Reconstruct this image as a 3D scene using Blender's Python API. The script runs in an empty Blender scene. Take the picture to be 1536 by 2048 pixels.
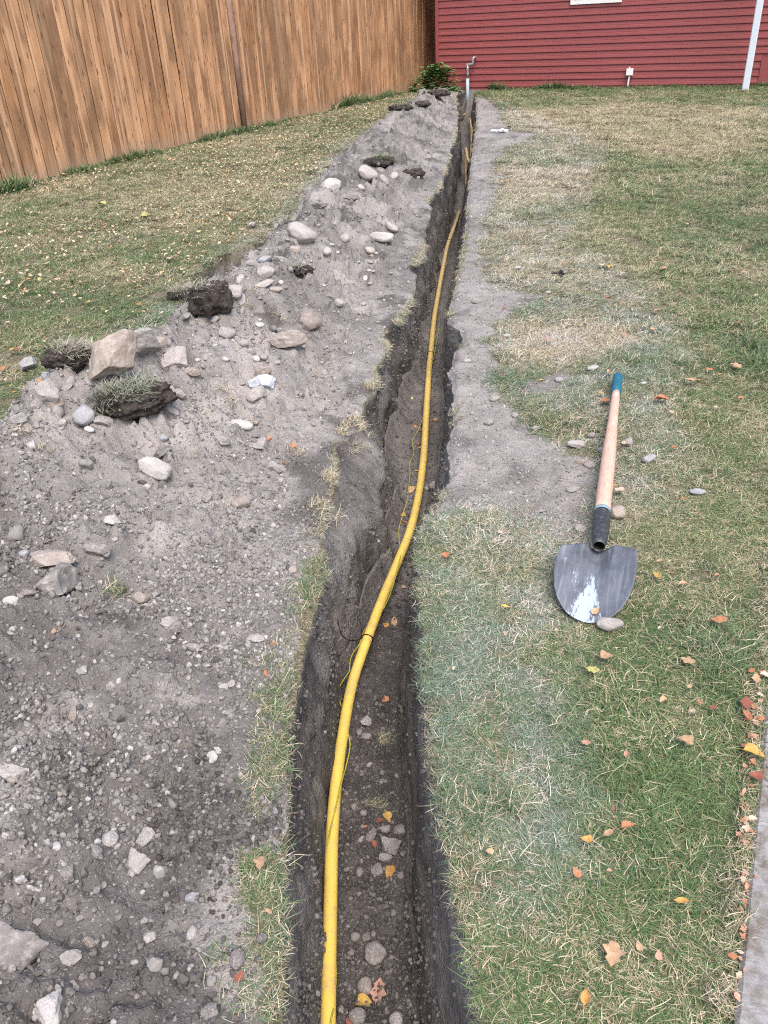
import bpy, math, random
import numpy as np
from mathutils import Vector, Matrix
from mathutils.bvhtree import BVHTree

# ------------------------------------------------------------------ camera, world, sun, exposure
sc = bpy.context.scene
col = sc.collection
F, CX, CY, H = 1606.0, 768.0, 1024.0, 1.5
_d = np.array([139, 2586, F]); _d = _d / np.linalg.norm(_d)
AX = np.array([3768, 795, -F]); AX = AX / np.linalg.norm(AX)
AZ = -_d
AX = AX - (AX @ AZ) * AZ; AX = AX / np.linalg.norm(AX)
AY = np.cross(AZ, AX)
RW = np.array([AX, AY, AZ])                       # photograph axes -> world axes
cam = bpy.data.objects.new('camera', bpy.data.cameras.new('camera'))
col.objects.link(cam)
cam.data.sensor_fit = 'VERTICAL'; cam.data.sensor_height = 36.0; cam.data.lens = F / 2048 * 36
cam.data.clip_start = 0.05; cam.data.clip_end = 800
_m = Matrix.Identity(4)
for k, v in enumerate(((1, 0, 0), (0, -1, 0), (0, 0, -1))):
    w = RW @ np.array(v, float)
    for r in range(3): _m[r][k] = w[r]
_m[2][3] = H
cam.matrix_world = _m
sc.camera = cam

SUN_EL, SUN_AZ = math.radians(60), math.radians(140)
wd = bpy.data.worlds.new('World'); sc.world = wd; wd.use_nodes = True
_nt = wd.node_tree; _bg = _nt.nodes['Background']
_sky = _nt.nodes.new('ShaderNodeTexSky'); _sky.sky_type = 'NISHITA'; _sky.sun_disc = False
_sky.sun_elevation = SUN_EL; _sky.sun_rotation = SUN_AZ; _sky.dust_density = 4.0; _sky.air_density = 1.0; _sky.ozone_density = 0.6
_nt.links.new(_sky.outputs[0], _bg.inputs[0]); _bg.inputs[1].default_value = 0.148
sun = bpy.data.objects.new('sun', bpy.data.lights.new('sun', 'SUN')); col.objects.link(sun)
sun.data.energy = 1.35; sun.data.angle = math.radians(36); sun.data.color = (1.0, 0.95, 0.91)
_sv = Vector((math.sin(SUN_AZ) * math.cos(SUN_EL), math.cos(SUN_AZ) * math.cos(SUN_EL), math.sin(SUN_EL)))
sun.rotation_euler = _sv.to_track_quat('Z', 'Y').to_euler()
sc.view_settings.view_transform = 'Standard'; sc.view_settings.look = 'None'
sc.view_settings.gamma = 1.0; sc.view_settings.exposure = 0.98
sc.view_settings.use_curve_mapping = False
sc.cycles.use_denoising = False; sc.cycles.pixel_filter_type = 'BLACKMAN_HARRIS'; sc.cycles.filter_width = 1.15
sc.cycles.max_bounces = 5; sc.cycles.diffuse_bounces = 3; sc.cycles.glossy_bounces = 2; sc.cycles.transmission_bounces = 2

rng = np.random.default_rng(7)
random.seed(7)

# ------------------------------------------------------------------ helpers
def L3(r, g, b):                                  # 0-255 display colour -> linear
    return tuple(((c / 255) / 12.92 if c / 255 <= 0.04045 else ((c / 255 + 0.055) / 1.055) ** 2.4) for c in (r, g, b)) + (1.0,)

def wdir(px, py):
    r = RW @ np.array([px - CX, py - CY, F]); return r / np.linalg.norm(r)

def gp(px, py, z=0.0):                            # point of the plane at height z seen in that direction
    r = wdir(px, py); t = (z - H) / r[2]
    return np.array([r[0] * t, r[1] * t, z])

def poly(pts, z=0.0):
    return np.array([gp(x, y, z)[:2] for x, y in pts])

def sstep(a, b, x):
    t = np.clip((x - a) / (b - a), 0, 1); return t * t * (3 - 2 * t)

def _hash(ix, iy, iz, seed):
    h = (ix.astype(np.int64) * 374761393 + iy.astype(np.int64) * 668265263 + iz.astype(np.int64) * 2147483647 + seed * 974634777) & 0xffffffff
    h = ((h ^ (h >> 13)) * 1274126177) & 0xffffffff
    h = ((h ^ (h >> 16)) * 2246822519) & 0xffffffff
    return (h ^ (h >> 15)).astype(np.float64) / 4294967295.0 * 2 - 1

def vnoise(x, y, z=None, seed=0):
    x = np.asarray(x, float); y = np.asarray(y, float)
    z = np.zeros_like(x) if z is None else np.asarray(z, float)
    ix, iy, iz = np.floor(x), np.floor(y), np.floor(z)
    fx, fy, fz = x - ix, y - iy, z - iz
    fx, fy, fz = [t * t * t * (t * (t * 6 - 15) + 10) for t in (fx, fy, fz)]
    def g(a, b, c): return _hash(ix + a, iy + b, iz + c, seed)
    def lerp(a, b, t): return a + (b - a) * t
    z0 = lerp(lerp(g(0, 0, 0), g(1, 0, 0), fx), lerp(g(0, 1, 0), g(1, 1, 0), fx), fy)
    if not np.any(fz): return z0
    z1 = lerp(lerp(g(0, 0, 1), g(1, 0, 1), fx), lerp(g(0, 1, 1), g(1, 1, 1), fx), fy)
    return lerp(z0, z1, fz)

def fbm(x, y, z=None, o=4, seed=0, gain=0.5):
    s = 0; a = 1.0; n = 0; f = 1.0
    for k in range(o):
        s = s + a * vnoise(x * f, y * f, None if z is None else z * f, seed + k * 17); n += a; a *= gain; f *= 2.03
    return s / n

def inside(x, y, pg):
    x = np.asarray(x, float); y = np.asarray(y, float)
    c = np.zeros(x.shape, bool); n = len(pg)
    for i in range(n):
        x1, y1 = pg[i]; x2, y2 = pg[(i + 1) % n]
        if y1 == y2: continue
        hit = ((y1 > y) != (y2 > y)) & (x < (x2 - x1) * (y - y1) / (y2 - y1) + x1)
        c ^= hit
    return c

def sdist(x, y, pg):                              # signed distance, positive inside
    d = np.full(np.shape(x), 1e9)
    n = len(pg)
    for i in range(n):
        ax, ay = pg[i]; bx, by = pg[(i + 1) % n]
        ex, ey = bx - ax, by - ay
        t = np.clip(((x - ax) * ex + (y - ay) * ey) / (ex * ex + ey * ey + 1e-12), 0, 1)
        d = np.minimum(d, np.hypot(x - ax - ex * t, y - ay - ey * t))
    return np.where(inside(x, y, pg), d, -d)

def tag(o, label=None, cat=None, group=None, kind=None):
    for k, v in (('label', label), ('category', cat), ('group', group), ('kind', kind)):
        if v: o[k] = v
    return o

def mesh_np(name, V, faces, mat, smooth=True, attrs=None):
    """faces: array (n,3) or (n,4), or a list of such arrays"""
    me = bpy.data.meshes.new(name)
    fl = faces if isinstance(faces, list) else [faces]
    fl = [np.asarray(f) for f in fl if len(f)]
    V = np.asarray(V, np.float32)
    me.vertices.add(len(V)); me.vertices.foreach_set('co', V.ravel())
    idx = np.concatenate([f.ravel() for f in fl]).astype(np.int32)
    cnt = np.concatenate([np.full(len(f), f.shape[1]) for f in fl]).astype(np.int32)
    me.loops.add(len(idx)); me.loops.foreach_set('vertex_index', idx)
    me.polygons.add(len(cnt)); me.polygons.foreach_set('loop_start', np.concatenate([[0], np.cumsum(cnt)[:-1]]).astype(np.int32))
    me.polygons.foreach_set('use_smooth', np.full(len(cnt), smooth))
    for k, a in (attrs or {}).items():
        at = me.attributes.new(k, 'FLOAT', 'POINT'); at.data.foreach_set('value', np.asarray(a, np.float32).ravel())
    me.update(calc_edges=True); me.validate(clean_customdata=False)
    if mat: me.materials.append(mat)
    return me

def link(name, me, parent=None):
    o = bpy.data.objects.new(name, me); col.objects.link(o)
    if parent: o.parent = parent
    return o

def empty(name, loc=(0, 0, 0), rz=0):
    o = bpy.data.objects.new(name, None); col.objects.link(o); o.location = loc; o.rotation_euler = (0, 0, rz)
    o.empty_display_size = 0.1
    return o

class MB:
    def __init__(s): s.v = []; s.f = []
    def add(s, V, Fc):
        n = len(s.v); s.v += [tuple(p) for p in V]; s.f += [tuple(i + n for i in f) for f in Fc]
    def box(s, a, b, bev=0.0):
        (x0, y0, z0), (x1, y1, z1) = a, b
        if bev <= 0:
            V = [(x0, y0, z0), (x1, y0, z0), (x1, y1, z0), (x0, y1, z0), (x0, y0, z1), (x1, y0, z1), (x1, y1, z1), (x0, y1, z1)]
            s.add(V, [(3, 2, 1, 0), (4, 5, 6, 7), (0, 1, 5, 4), (1, 2, 6, 5), (2, 3, 7, 6), (3, 0, 4, 7)])
        else:                                     # chamfered along z
            c = bev
            pr = [(x0 + c, y0), (x1 - c, y0), (x1, y0 + c), (x1, y1 - c), (x1 - c, y1), (x0 + c, y1), (x0, y1 - c), (x0, y0 + c)]
            s.prism(pr, z0, z1)
    def prism(s, pr, z0, z1):
        n = len(pr)
        V = [(x, y, z0) for x, y in pr] + [(x, y, z1) for x, y in pr]
        s.add(V, [tuple(range(n - 1, -1, -1)), tuple(range(n, 2 * n))] + [(i, (i + 1) % n, n + (i + 1) % n, n + i) for i in range(n)])
    def tube(s, pts, rad, seg=12, cap=True):
        V, Fc = tube_np(pts, rad, seg)
        n = len(V)
        Fc = [tuple(f) for f in Fc]
        if cap: Fc += [tuple(range(seg - 1, -1, -1)), tuple(range(n - seg, n))]
        s.add(V, Fc)
    def build(s, name, mat, parent=None, smooth=False):
        me = bpy.data.meshes.new(name); me.from_pydata(s.v, [], s.f); me.materials.append(mat)
        if smooth: me.polygons.foreach_set('use_smooth', [True] * len(me.polygons))
        return link(name, me, parent)

def tube_np(pts, rad, seg=12):
    P = np.array(pts, float); n = len(P)
    R = np.full(n, rad) if np.isscalar(rad) else np.array(rad, float)
    T = np.gradient(P, axis=0); T /= np.linalg.norm(T, axis=1)[:, None] + 1e-12
    up = np.array([0, 0, 1.0]) if abs(T[0][2]) < 0.9 else np.array([1.0, 0, 0])
    N = np.cross(up, T[0]); N /= np.linalg.norm(N)
    a = np.linspace(0, 2 * np.pi, seg, endpoint=False); V = []
    for i in range(n):
        N = N - (N @ T[i]) * T[i]; N /= np.linalg.norm(N); B = np.cross(T[i], N)
        V.append(P[i] + R[i] * (np.cos(a)[:, None] * N + np.sin(a)[:, None] * B))
    V = np.concatenate(V)
    i, j = np.meshgrid(np.arange(n - 1), np.arange(seg), indexing='ij')
    q = np.stack([i * seg + j, i * seg + (j + 1) % seg, (i + 1) * seg + (j + 1) % seg, (i + 1) * seg + j], -1).reshape(-1, 4)
    return V, q

def smooth_path(P, n=8):                          # Catmull-Rom
    P = [np.array(p, float) for p in P]; P = [2 * P[0] - P[1]] + P + [2 * P[-1] - P[-2]]; out = []
    for i in range(1, len(P) - 2):
        for k in range(n):
            t = k / n
            out.append(0.5 * ((2 * P[i]) + (P[i + 1] - P[i - 1]) * t + (2 * P[i - 1] - 5 * P[i] + 4 * P[i + 1] - P[i + 2]) * t * t
                              + (3 * P[i] - P[i - 1] - 3 * P[i + 1] + P[i + 2]) * t ** 3))
    out.append(P[-2]); return np.array(out)

# ------------------------------------------------------------------ materials
class NT:
    def __init__(s, name, rough=0.9, spec=0.3):
        s.m = bpy.data.materials.new(name); s.m.use_nodes = True; s.t = s.m.node_tree; s.n = s.t.nodes
        s.b = s.n['Principled BSDF']; s.b.inputs['Roughness'].default_value = rough
        s.b.inputs['Specular IOR Level'].default_value = spec
        s.tc = None
    def new(s, ty, **k):
        n = s.n.new(ty)
        for a, v in k.items(): setattr(n, a, v)
        return n
    def ln(s, a, b): s.t.links.new(a, b)
    def set(s, inp, v):
        if hasattr(v, 'is_linked') or hasattr(v, 'links'): s.ln(v, inp)
        else: inp.default_value = v
    def co(s, kind='Object'):
        if s.tc is None: s.tc = s.new('ShaderNodeTexCoord')
        return s.tc.outputs[kind]
    def mapping(s, scale=(1, 1, 1), rot=(0, 0, 0), kind='Object', src=None):
        m = s.new('ShaderNodeMapping'); s.ln(src or s.co(kind), m.inputs[0]); m.inputs['Scale'].default_value = scale; m.inputs['Rotation'].default_value = rot
        return m.outputs[0]
    def noise(s, scale, detail=4, rough=0.55, vec=None, dist=0.0, out=0):
        n = s.new('ShaderNodeTexNoise'); s.ln(vec or s.co(), n.inputs['Vector']); n.inputs['Scale'].default_value = scale
        n.inputs['Detail'].default_value = detail; n.inputs['Roughness'].default_value = rough; n.inputs['Distortion'].default_value = dist
        return n.outputs[out]
    def voro(s, scale, vec=None, feature='F1', out='Distance', rnd=1.0):
        n = s.new('ShaderNodeTexVoronoi', feature=feature); s.ln(vec or s.co(), n.inputs['Vector']); n.inputs['Scale'].default_value = scale
        n.inputs['Randomness'].default_value = rnd
        return n.outputs[out]
    def ramp(s, v, stops):
        r = s.new('ShaderNodeValToRGB'); s.ln(v, r.inputs[0]); e = r.color_ramp.elements
        while len(e) > 1: e.remove(e[-1])
        e[0].position = stops[0][0]; e[0].color = stops[0][1]
        for p, c in stops[1:]:
            q = e.new(p); q.color = c
        return r.outputs[0]
    def val(s, v, a, b, c=0.0, d=1.0):             # map range, clamped
        r = s.new('ShaderNodeMapRange'); s.set(r.inputs[0], v); r.inputs[1].default_value = a; r.inputs[2].default_value = b
        r.inputs[3].default_value = c; r.inputs[4].default_value = d; return r.outputs[0]
    def math(s, op, a, b=0.0):
        m = s.new('ShaderNodeMath', operation=op); s.set(m.inputs[0], a); s.set(m.inputs[1], b); return m.outputs[0]
    def mix(s, f, a, b, mode='MIX'):
        m = s.new('ShaderNodeMix', data_type='RGBA', blend_type=mode); s.set(m.inputs[0], f); s.set(m.inputs[6], a); s.set(m.inputs[7], b)
        return m.outputs[2]
    def attr(s, name, ty='GEOMETRY', out='Fac'):
        a = s.new('ShaderNodeAttribute', attribute_type=ty, attribute_name=name); return a.outputs[out]
    def oinfo(s, out='Random'):
        return s.new('ShaderNodeObjectInfo').outputs[out]
    def bump(s, h, st=0.5, dist=0.01, prev=None):
        b = s.new('ShaderNodeBump'); s.set(b.inputs['Strength'], st); b.inputs['Distance'].default_value = dist; s.ln(h, b.inputs['Height'])
        if prev is not None: s.ln(prev, b.inputs['Normal'])
        return b.outputs[0]
    def fin(s, c=None, nrm=None, rough=None):
        if c is not None: s.set(s.b.inputs['Base Color'], c)
        if nrm is not None: s.ln(nrm, s.b.inputs['Normal'])
        if rough is not None: s.set(s.b.inputs['Roughness'], rough)
        return s.m

def mat_ground():
    n = NT('earth_and_turf_base', 0.95, 0.15)
    soil, damp, pale = n.attr('soil'), n.attr('damp'), n.attr('pale')
    big = n.noise(2.2, 5, 0.6); mid = n.noise(14, 5, 0.65); fine = n.noise(120, 4, 0.7)
    grit = n.voro(210, out='Color'); gritd = n.voro(210); crumb = n.voro(75); crumbc = n.voro(75, out='Color')
    dust = n.mix(n.val(mid, .35, .65), (.228, .212, .200, 1), (.335, .315, .298, 1))
    dust = n.mix(n.val(big, .4, .65, 0, .5), dust, (.185, .172, .163, 1))
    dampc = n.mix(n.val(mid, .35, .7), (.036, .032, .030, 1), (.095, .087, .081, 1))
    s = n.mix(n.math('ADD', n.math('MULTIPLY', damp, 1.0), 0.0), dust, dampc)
    sep = n.new('ShaderNodeSeparateColor'); n.ln(grit, sep.inputs[0])
    s = n.mix(n.math('MULTIPLY', n.val(n.noise(170, 2, .5), .62, .70), .5), s, (.46, .43, .42, 1))           # pale grit
    s = n.mix(n.math('MULTIPLY', n.val(n.noise(95, 3, .7), .56, .72), .45), s, (.07, .061, .06, 1))
    sep2 = n.new('ShaderNodeSeparateColor'); n.ln(crumbc, sep2.inputs[0])
    s = n.mix(n.val(sep2.outputs[0], 0, 1, 0, .35), s, n.mix(.5, s, (.10, .088, .083, 1)))
    s = n.mix(n.math('MULTIPLY', pale, n.val(fine, .35, .6, .4, 1)), s, (.36, .335, .315, 1))
    th = n.mix(n.val(n.noise(60, 4, .7), .4, .62), (.060, .062, .036, 1), (.21, .175, .125, 1))
    th = n.mix(n.val(n.noise(180, 3, .7), .45, .7, 0, .6), th, (.26, .22, .15, 1))
    th = n.mix(n.val(n.attr('dusty'), 0, 1, 0, .45), th, (.27, .25, .235, 1))
    c = n.mix(n.val(n.math('ADD', soil, n.math('MULTIPLY', n.math('SUBTRACT', mid, .5), .9)), .42, .58), th, s)
    b1 = n.bump(mid, .5, .02)
    b2 = n.bump(n.math('MULTIPLY', crumb, -1.0), .5, .006, b1)
    b3 = n.bump(n.math('MULTIPLY', gritd, -1.0), .6, .004, b2)
    b4 = n.bump(fine, .35, .003, b3)
    return n.fin(c, b4)

def mat_rock():
    n = NT('field_stone', 0.85, 0.3)
    oc = n.oinfo('Color'); rnd = n.oinfo('Random')
    add = n.new('ShaderNodeVectorMath', operation='ADD'); n.ln(n.co(), add.inputs[0]); cv = n.new('ShaderNodeCombineXYZ')
    n.ln(n.math('MULTIPLY', rnd, 31.0), cv.inputs[0]); n.ln(n.math('MULTIPLY', rnd, 57.0), cv.inputs[1]); n.ln(cv.outputs[0], add.inputs[1])
    v = add.outputs[0]
    a = n.noise(1.3, 5, .6, v); b = n.noise(6, 5, .7, v); f = n.noise(22, 4, .75, v)
    c = n.mix(n.val(a, .38, .62, 0, .7), oc, n.mix(.55, oc, (.11, .09, .08, 1)))
    c = n.mix(n.val(b, .52, .66, 0, .6), c, (.46, .42, .39, 1))
    c = n.mix(n.val(f, .54, .70, 0, .7), c, (.09, .08, .075, 1))
    geo = n.new('ShaderNodeNewGeometry'); sx = n.new('ShaderNodeSeparateXYZ'); n.ln(geo.outputs['Normal'], sx.inputs[0])
    c = n.mix(n.math('MULTIPLY', n.val(sx.outputs[2], .1, .9), n.val(b, .3, .6, .1, .45)), c, (.40, .365, .345, 1))   # settled dust
    nb = n.bump(a, .6, .012); nb = n.bump(b, .7, .005, nb); nb = n.bump(f, .6, .002, nb)
    return n.fin(c, nb)

def mat_clod():
    n = NT('soil_clod', 0.97, 0.1)
    r = n.attr('tone', 'INSTANCER'); dm = n.attr('wet', 'INSTANCER')
    c = n.ramp(r, [(0, (.17, .158, .15, 1)), (.5, (.265, .250, .238, 1)), (.85, (.34, .322, .308, 1)), (1, (.52, .49, .48, 1))])
    c = n.mix(dm, c, n.ramp(r, [(0, (.045, .040, .037, 1)), (.7, (.115, .104, .097, 1)), (.92, (.20, .185, .174, 1)), (1, (.36, .34, .33, 1))]))
    f = n.noise(1.8, 4, .7); c = n.mix(n.val(f, .4, .7, 0, .4), c, (.10, .09, .085, 1))
    return n.fin(c, n.bump(n.noise(3, 4, .7), .5, .002))

def mat_grass():
    n = NT('grass_blade', 0.75, 0.25)
    br, b2, tip = n.attr('br'), n.attr('b2'), n.attr('tip')
    dry, dust, tone = [n.attr(k, 'INSTANCER') for k in ('dry', 'dust', 'tone')]
    g = n.ramp(b2, [(0, (.042, .078, .028, 1)), (.45, (.090, .150, .058, 1)), (.8, (.155, .220, .090, 1)), (1, (.26, .29, .13, 1))])
    g = n.mix(n.val(tone, 0, 1, 0, .55), g, (.050, .115, .048, 1))
    st = n.ramp(b2, [(0, (.24, .185, .110, 1)), (.5, (.43, .365, .235, 1)), (1, (.62, .55, .40, 1))])
    isd = n.val(n.math('SUBTRACT', dry, br), -.04, .04)
    g = n.mix(dust, g, n.ramp(b2, [(0, (.080, .125, .085, 1)), (.6, (.17, .245, .18, 1)), (1, (.34, .40, .30, 1))])); st = n.mix(dust, st, n.ramp(b2, [(0, (.30, .25, .20, 1)), (.6, (.56, .50, .43, 1)), (1, (.78, .74, .68, 1))]))
    c = n.mix(isd, g, st)
    c = n.mix(n.math('MULTIPLY', n.val(tip, .7, 1, 0, .5), n.math('SUBTRACT', 1.0, isd)), c, (.30, .25, .14, 1))
    c = n.mix(n.math('MULTIPLY', dust, .08), c, (.36, .37, .36, 1))
    n.b.inputs['Subsurface Weight'].default_value = 0.0
    return n.fin(c)

def mat_leaf():
    n = NT('dry_leaf', 0.7, 0.3)
    oc = n.oinfo('Color'); v = n.mapping((1, 1, 1))
    a = n.noise(3, 4, .7, v)
    c = n.mix(n.val(a, .45, .72, 0, .6), oc, n.mix(.7, oc, (.13, .05, .02, 1)))
    c = n.mix(n.val(n.noise(14, 3, .7), .55, .7, 0, .65), c, (.10, .05, .03, 1))
    return n.fin(c, n.bump(n.noise(9, 3, .6), .3, .002))

def mat_board():
    n = NT('cedar_board', 0.75, 0.25)
    rnd = n.oinfo('Random'); cv = n.new('ShaderNodeCombineXYZ')
    n.ln(n.math('MULTIPLY', rnd, 90.0), cv.inputs[0]); n.ln(n.math('MULTIPLY', rnd, 47.0), cv.inputs[1]); n.ln(n.math('MULTIPLY', rnd, 23.0), cv.inputs[2])
    add = n.new('ShaderNodeVectorMath', operation='ADD'); n.ln(n.co(), add.inputs[0]); n.ln(cv.outputs[0], add.inputs[1])
    v = n.mapping((1, 16, 1.1), src=add.outputs[0]); v2 = n.mapping((1, 90, 2.5), src=add.outputs[0]); v3 = n.mapping((1, 3.2, 1.5), src=add.outputs[0])
    g1 = n.noise(1.6, 4, .6, v, 0.6); g2 = n.noise(1.2, 3, .6, v2); pat = n.noise(1.2, 3, .5, v3)
    base = n.ramp(rnd, [(0, (.36, .180, .085, 1)), (.2, (.52, .275, .140, 1)), (.4, (.25, .150, .085, 1)), (.6, (.44, .245, .130, 1)), (.8, (.58, .33, .175, 1)), (1, (.30, .140, .062, 1))])
    c = n.mix(n.val(g1, .42, .66, 0, .6), base, n.mix(.65, base, (.76, .48, .28, 1)))
    c = n.mix(n.val(pat, .40, .62, 0, .7), c, (.20, .108, .058, 1))
    c = n.mix(n.val(g2, .5, .8, 0, .35), c, (.16, .08, .04, 1))
    sap = n.noise(1.0, 2, .4, n.mapping((1, 13, .5), src=add.outputs[0]), .3); c = n.mix(n.val(sap, .58, .64, 0, .55), c, (.74, .45, .27, 1))
    vk = n.mapping((1, 7.5, 2.2), src=add.outputs[0])
    k = n.new('ShaderNodeTexVoronoi', voronoi_dimensions='2D'); sy = n.new('ShaderNodeSeparateXYZ'); n.ln(vk, sy.inputs[0]); cy = n.new('ShaderNodeCombineXYZ'); n.ln(sy.outputs[1], cy.inputs[0]); n.ln(sy.outputs[2], cy.inputs[1]); n.ln(cy.outputs[0], k.inputs['Vector']); k.inputs['Scale'].default_value = 1.0
    kd = n.val(k.outputs['Distance'], .03, .11, 1, 0)
    c = n.mix(n.math('MULTIPLY', kd, .75), c, (.10, .045, .022, 1))
    c = n.mix(n.math('MULTIPLY', n.val(k.outputs['Distance'], .15, .24, 1, 0), n.math('SUBTRACT', 1.0, kd)), c, (.60, .38, .23, 1)) if False else c
    sx = n.new('ShaderNodeSeparateXYZ'); n.ln(n.co(), sx.inputs[0])
    c = n.mix(n.val(n.math('ADD', sx.outputs[2], n.math('MULTIPLY', pat, .2)), .12, .32, .5, 0), c, (.36, .27, .20, 1))   # splashed dirt at the foot
    return n.fin(c, n.bump(g2, .4, .01, n.bump(g1, .3, .02)))

def mat_plain(name, c, rough=.6, spec=.4, var=.15, scale=8, bump=.1, metal=0.0, dirt=None):
    n = NT(name, rough, spec); n.b.inputs['Metallic'].default_value = metal
    a = n.noise(scale, 5, .6)
    d = tuple(x * (1 - var * 2) for x in c[:3]) + (1,)
    cc = n.mix(n.val(a, .35, .7), c, d)
    if dirt: cc = n.mix(n.val(n.noise(scale * 3, 5, .7), .52, .68, 0, .7), cc, dirt)
    return n.fin(cc, n.bump(n.noise(scale * 12, 3, .6), bump, .005))

def mat_siding():
    n = NT('red_vinyl_siding', 0.5, 0.4)
    v = n.mapping((.6, 1, 14)); g = n.noise(3, 4, .6, v); st = n.noise(.6, 3, .5)
    c = n.mix(n.val(g, .3, .7), (.240, .060, .060, 1), (.285, .074, .073, 1))
    c = n.mix(n.val(st, .4, .7, 0, .3), c, (.21, .058, .055, 1))
    sx = n.new('ShaderNodeSeparateXYZ'); n.ln(n.co(), sx.inputs[0])
    return n.fin(c, n.bump(n.noise(5, 3, .6, n.mapping((2, 1, 60))), .12, .003))

def mat_blade():
    n = NT('worn_shovel_steel', 0.55, 0.5); n.b.inputs['Metallic'].default_value = 0.1
    a = n.noise(9, 5, .65); scr = n.noise(5, 5, .7, n.mapping((14, 1.0, 1))); f = n.noise(60, 3, .7)
    c = n.mix(n.val(a, .35, .65), (.070, .080, .098, 1), (.16, .175, .205, 1))
    c = n.mix(n.val(scr, .50, .68, 0, .65), c, (.27, .29, .325, 1))
    c = n.mix(n.val(n.noise(4, 3, .5), .55, .7, 0, .4), c, (.10, .075, .06, 1))
    c = n.mix(n.val(f, .66, .74, 0, .7), c, (.40, .42, .44, 1))
    w = n.attr('worn')
    wm = n.val(n.math('ADD', w, n.math('MULTIPLY', n.math('SUBTRACT', n.noise(16, 5, .8, n.mapping((2.8, .7, 1))), .5), 3.4)), .45, .62)
    c = n.mix(n.math('MULTIPLY', wm, .8), c, (.46, .54, .64, 1))
    return n.fin(c, n.bump(scr, .15, .003), n.val(scr, .3, .7, .4, .65))

def mat_wood():
    n = NT('ash_handle', .55, .4)
    g = n.noise(4, 4, .6, n.mapping((30, 1.5, 30))); s = n.noise(8, 4, .7, n.mapping((5, 1, 5)))
    c = n.mix(n.val(g, .35, .7), (.66, .44, .35, 1), (.54, .32, .23, 1))
    c = n.mix(n.val(s, .58, .72, 0, .5), c, (.80, .70, .66, 1))
    return n.fin(c, n.bump(g, .1, .002))

def mat_path():
    n = NT('broomed_concrete', .9, .2)
    br = n.noise(9, 4, .65, n.mapping((2.5, 9, 1)), .5); a = n.noise(7, 5, .7); f = n.noise(90, 4, .7)
    c = n.mix(n.val(a, .35, .7), (.27, .262, .262, 1), (.35, .342, .342, 1))
    c = n.mix(n.val(f, .5, .72, 0, .5), c, (.17, .16, .155, 1)); sx = n.new('ShaderNodeSeparateXYZ'); n.ln(n.co(), sx.inputs[0]); c = n.mix(n.math('MULTIPLY', n.val(sx.outputs[0], .18, .27, 1, 0), n.val(n.noise(22, 5, .7), .42, .6)), c, (.13, .105, .08, 1))
    return n.fin(c, n.bump(f, .4, .003, n.bump(br, .6, .008)))

def mat_pipe():
    n = NT('yellow_plastic_pipe', .42, .45)
    sc_ = n.noise(12, 5, .7, n.mapping((1, 1, 1))); d = n.noise(30, 5, .75)
    c = n.mix(n.val(sc_, .3, .7), (.80, .57, .12, 1), (.75, .52, .10, 1))
    c = n.mix(n.val(d, .50, .68, 0, .6), c, (.42, .32, .17, 1)); c = n.mix(n.val(n.noise(5, 5, .75), .52, .66, 0, .45), c, (.36, .29, .18, 1))
    sx = n.new('ShaderNodeSeparateXYZ'); n.ln(n.co(), sx.inputs[0])
    c = n.mix(n.val(sx.outputs[1], 2.4, 7, 0, .8), c, (.36, .27, .16, 1))             # further along the pipe is caked with dried soil
    return n.fin(c, n.bump(d, .1, .002), n.val(d, .4, .7, .35, .7))

M = dict(ground=mat_ground(), rock=mat_rock(), clod=mat_clod(), grass=mat_grass(), leaf=mat_leaf(), board=mat_board(),
         siding=mat_siding(), blade=mat_blade(), wood=mat_wood(), path=mat_path(), pipe=mat_pipe(),
         white=mat_plain('white_paint', (.78, .78, .76, 1), .5, .4, .04, 6, .05),
         post=mat_plain('white_vinyl_post', (.60, .66, .72, 1), .45, .4, .03, 3, .05),
         metal=mat_plain('galvanised_steel', (.42, .45, .48, 1), .45, .5, .2, 30, .1, .5),
         sleeve=mat_plain('pale_blue_sleeve', (.38, .47, .52, 1), .5, .4, .08, 10, .05, dirt=(.3, .28, .26, 1)),
         teal=mat_plain('teal_rubber_grip', (.012, .135, .20, 1), .6, .35, .15, 20, .15, dirt=(.08, .20, .25, 1)),
         black=mat_plain('black_nylon', (.012, .012, .013, 1), .45, .5, .1, 20, .05),
         iron=mat_plain('dark_steel_socket', (.055, .058, .062, 1), .5, .5, .2, 25, .2, .3, dirt=(.17, .17, .17, 1)),
         bluetape=mat_plain('pale_blue_band', (.26, .42, .50, 1), .5, .4, .1, 20, .05),
         wire=mat_plain('yellow_green_wire', (.40, .38, .05, 1), .5, .4, .1, 30, .05),
         glass=mat_plain('window_glass', (.04, .05, .06, 1), .08, .6, .05, 2, 0),
         roof=mat_plain('grey_shingle', (.08, .08, .085, 1), .9, .2, .3, 12, .5),
         oldpost=mat_plain('weathered_post_wood', (.29, .19, .145, 1), .85, .2, .25, 6, .4),
         shadewood=mat_plain('seam_shade_wood', (.10, .055, .032, 1), .9, .1, .2, 6, .2),  # dark colour stands in for shade in the fence gaps
         darksod=mat_plain('dark_root_soil', (.095, .078, .070, 1), .97, .1, .35, 40, 1.0, dirt=(.17, .15, .14, 1)),
         scrap=mat_plain('white_plastic_scrap', (.70, .72, .76, 1), .5, .3, .05, 20, .05))

# ------------------------------------------------------------------ outlines of the place (taken on the ground plane)
def curve_xy(px, z=0.0):
    P = np.array([gp(a, b, z)[:2] for a, b in px]); o = np.argsort(P[:, 1]); return P[o, 1], P[o, 0]

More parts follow.
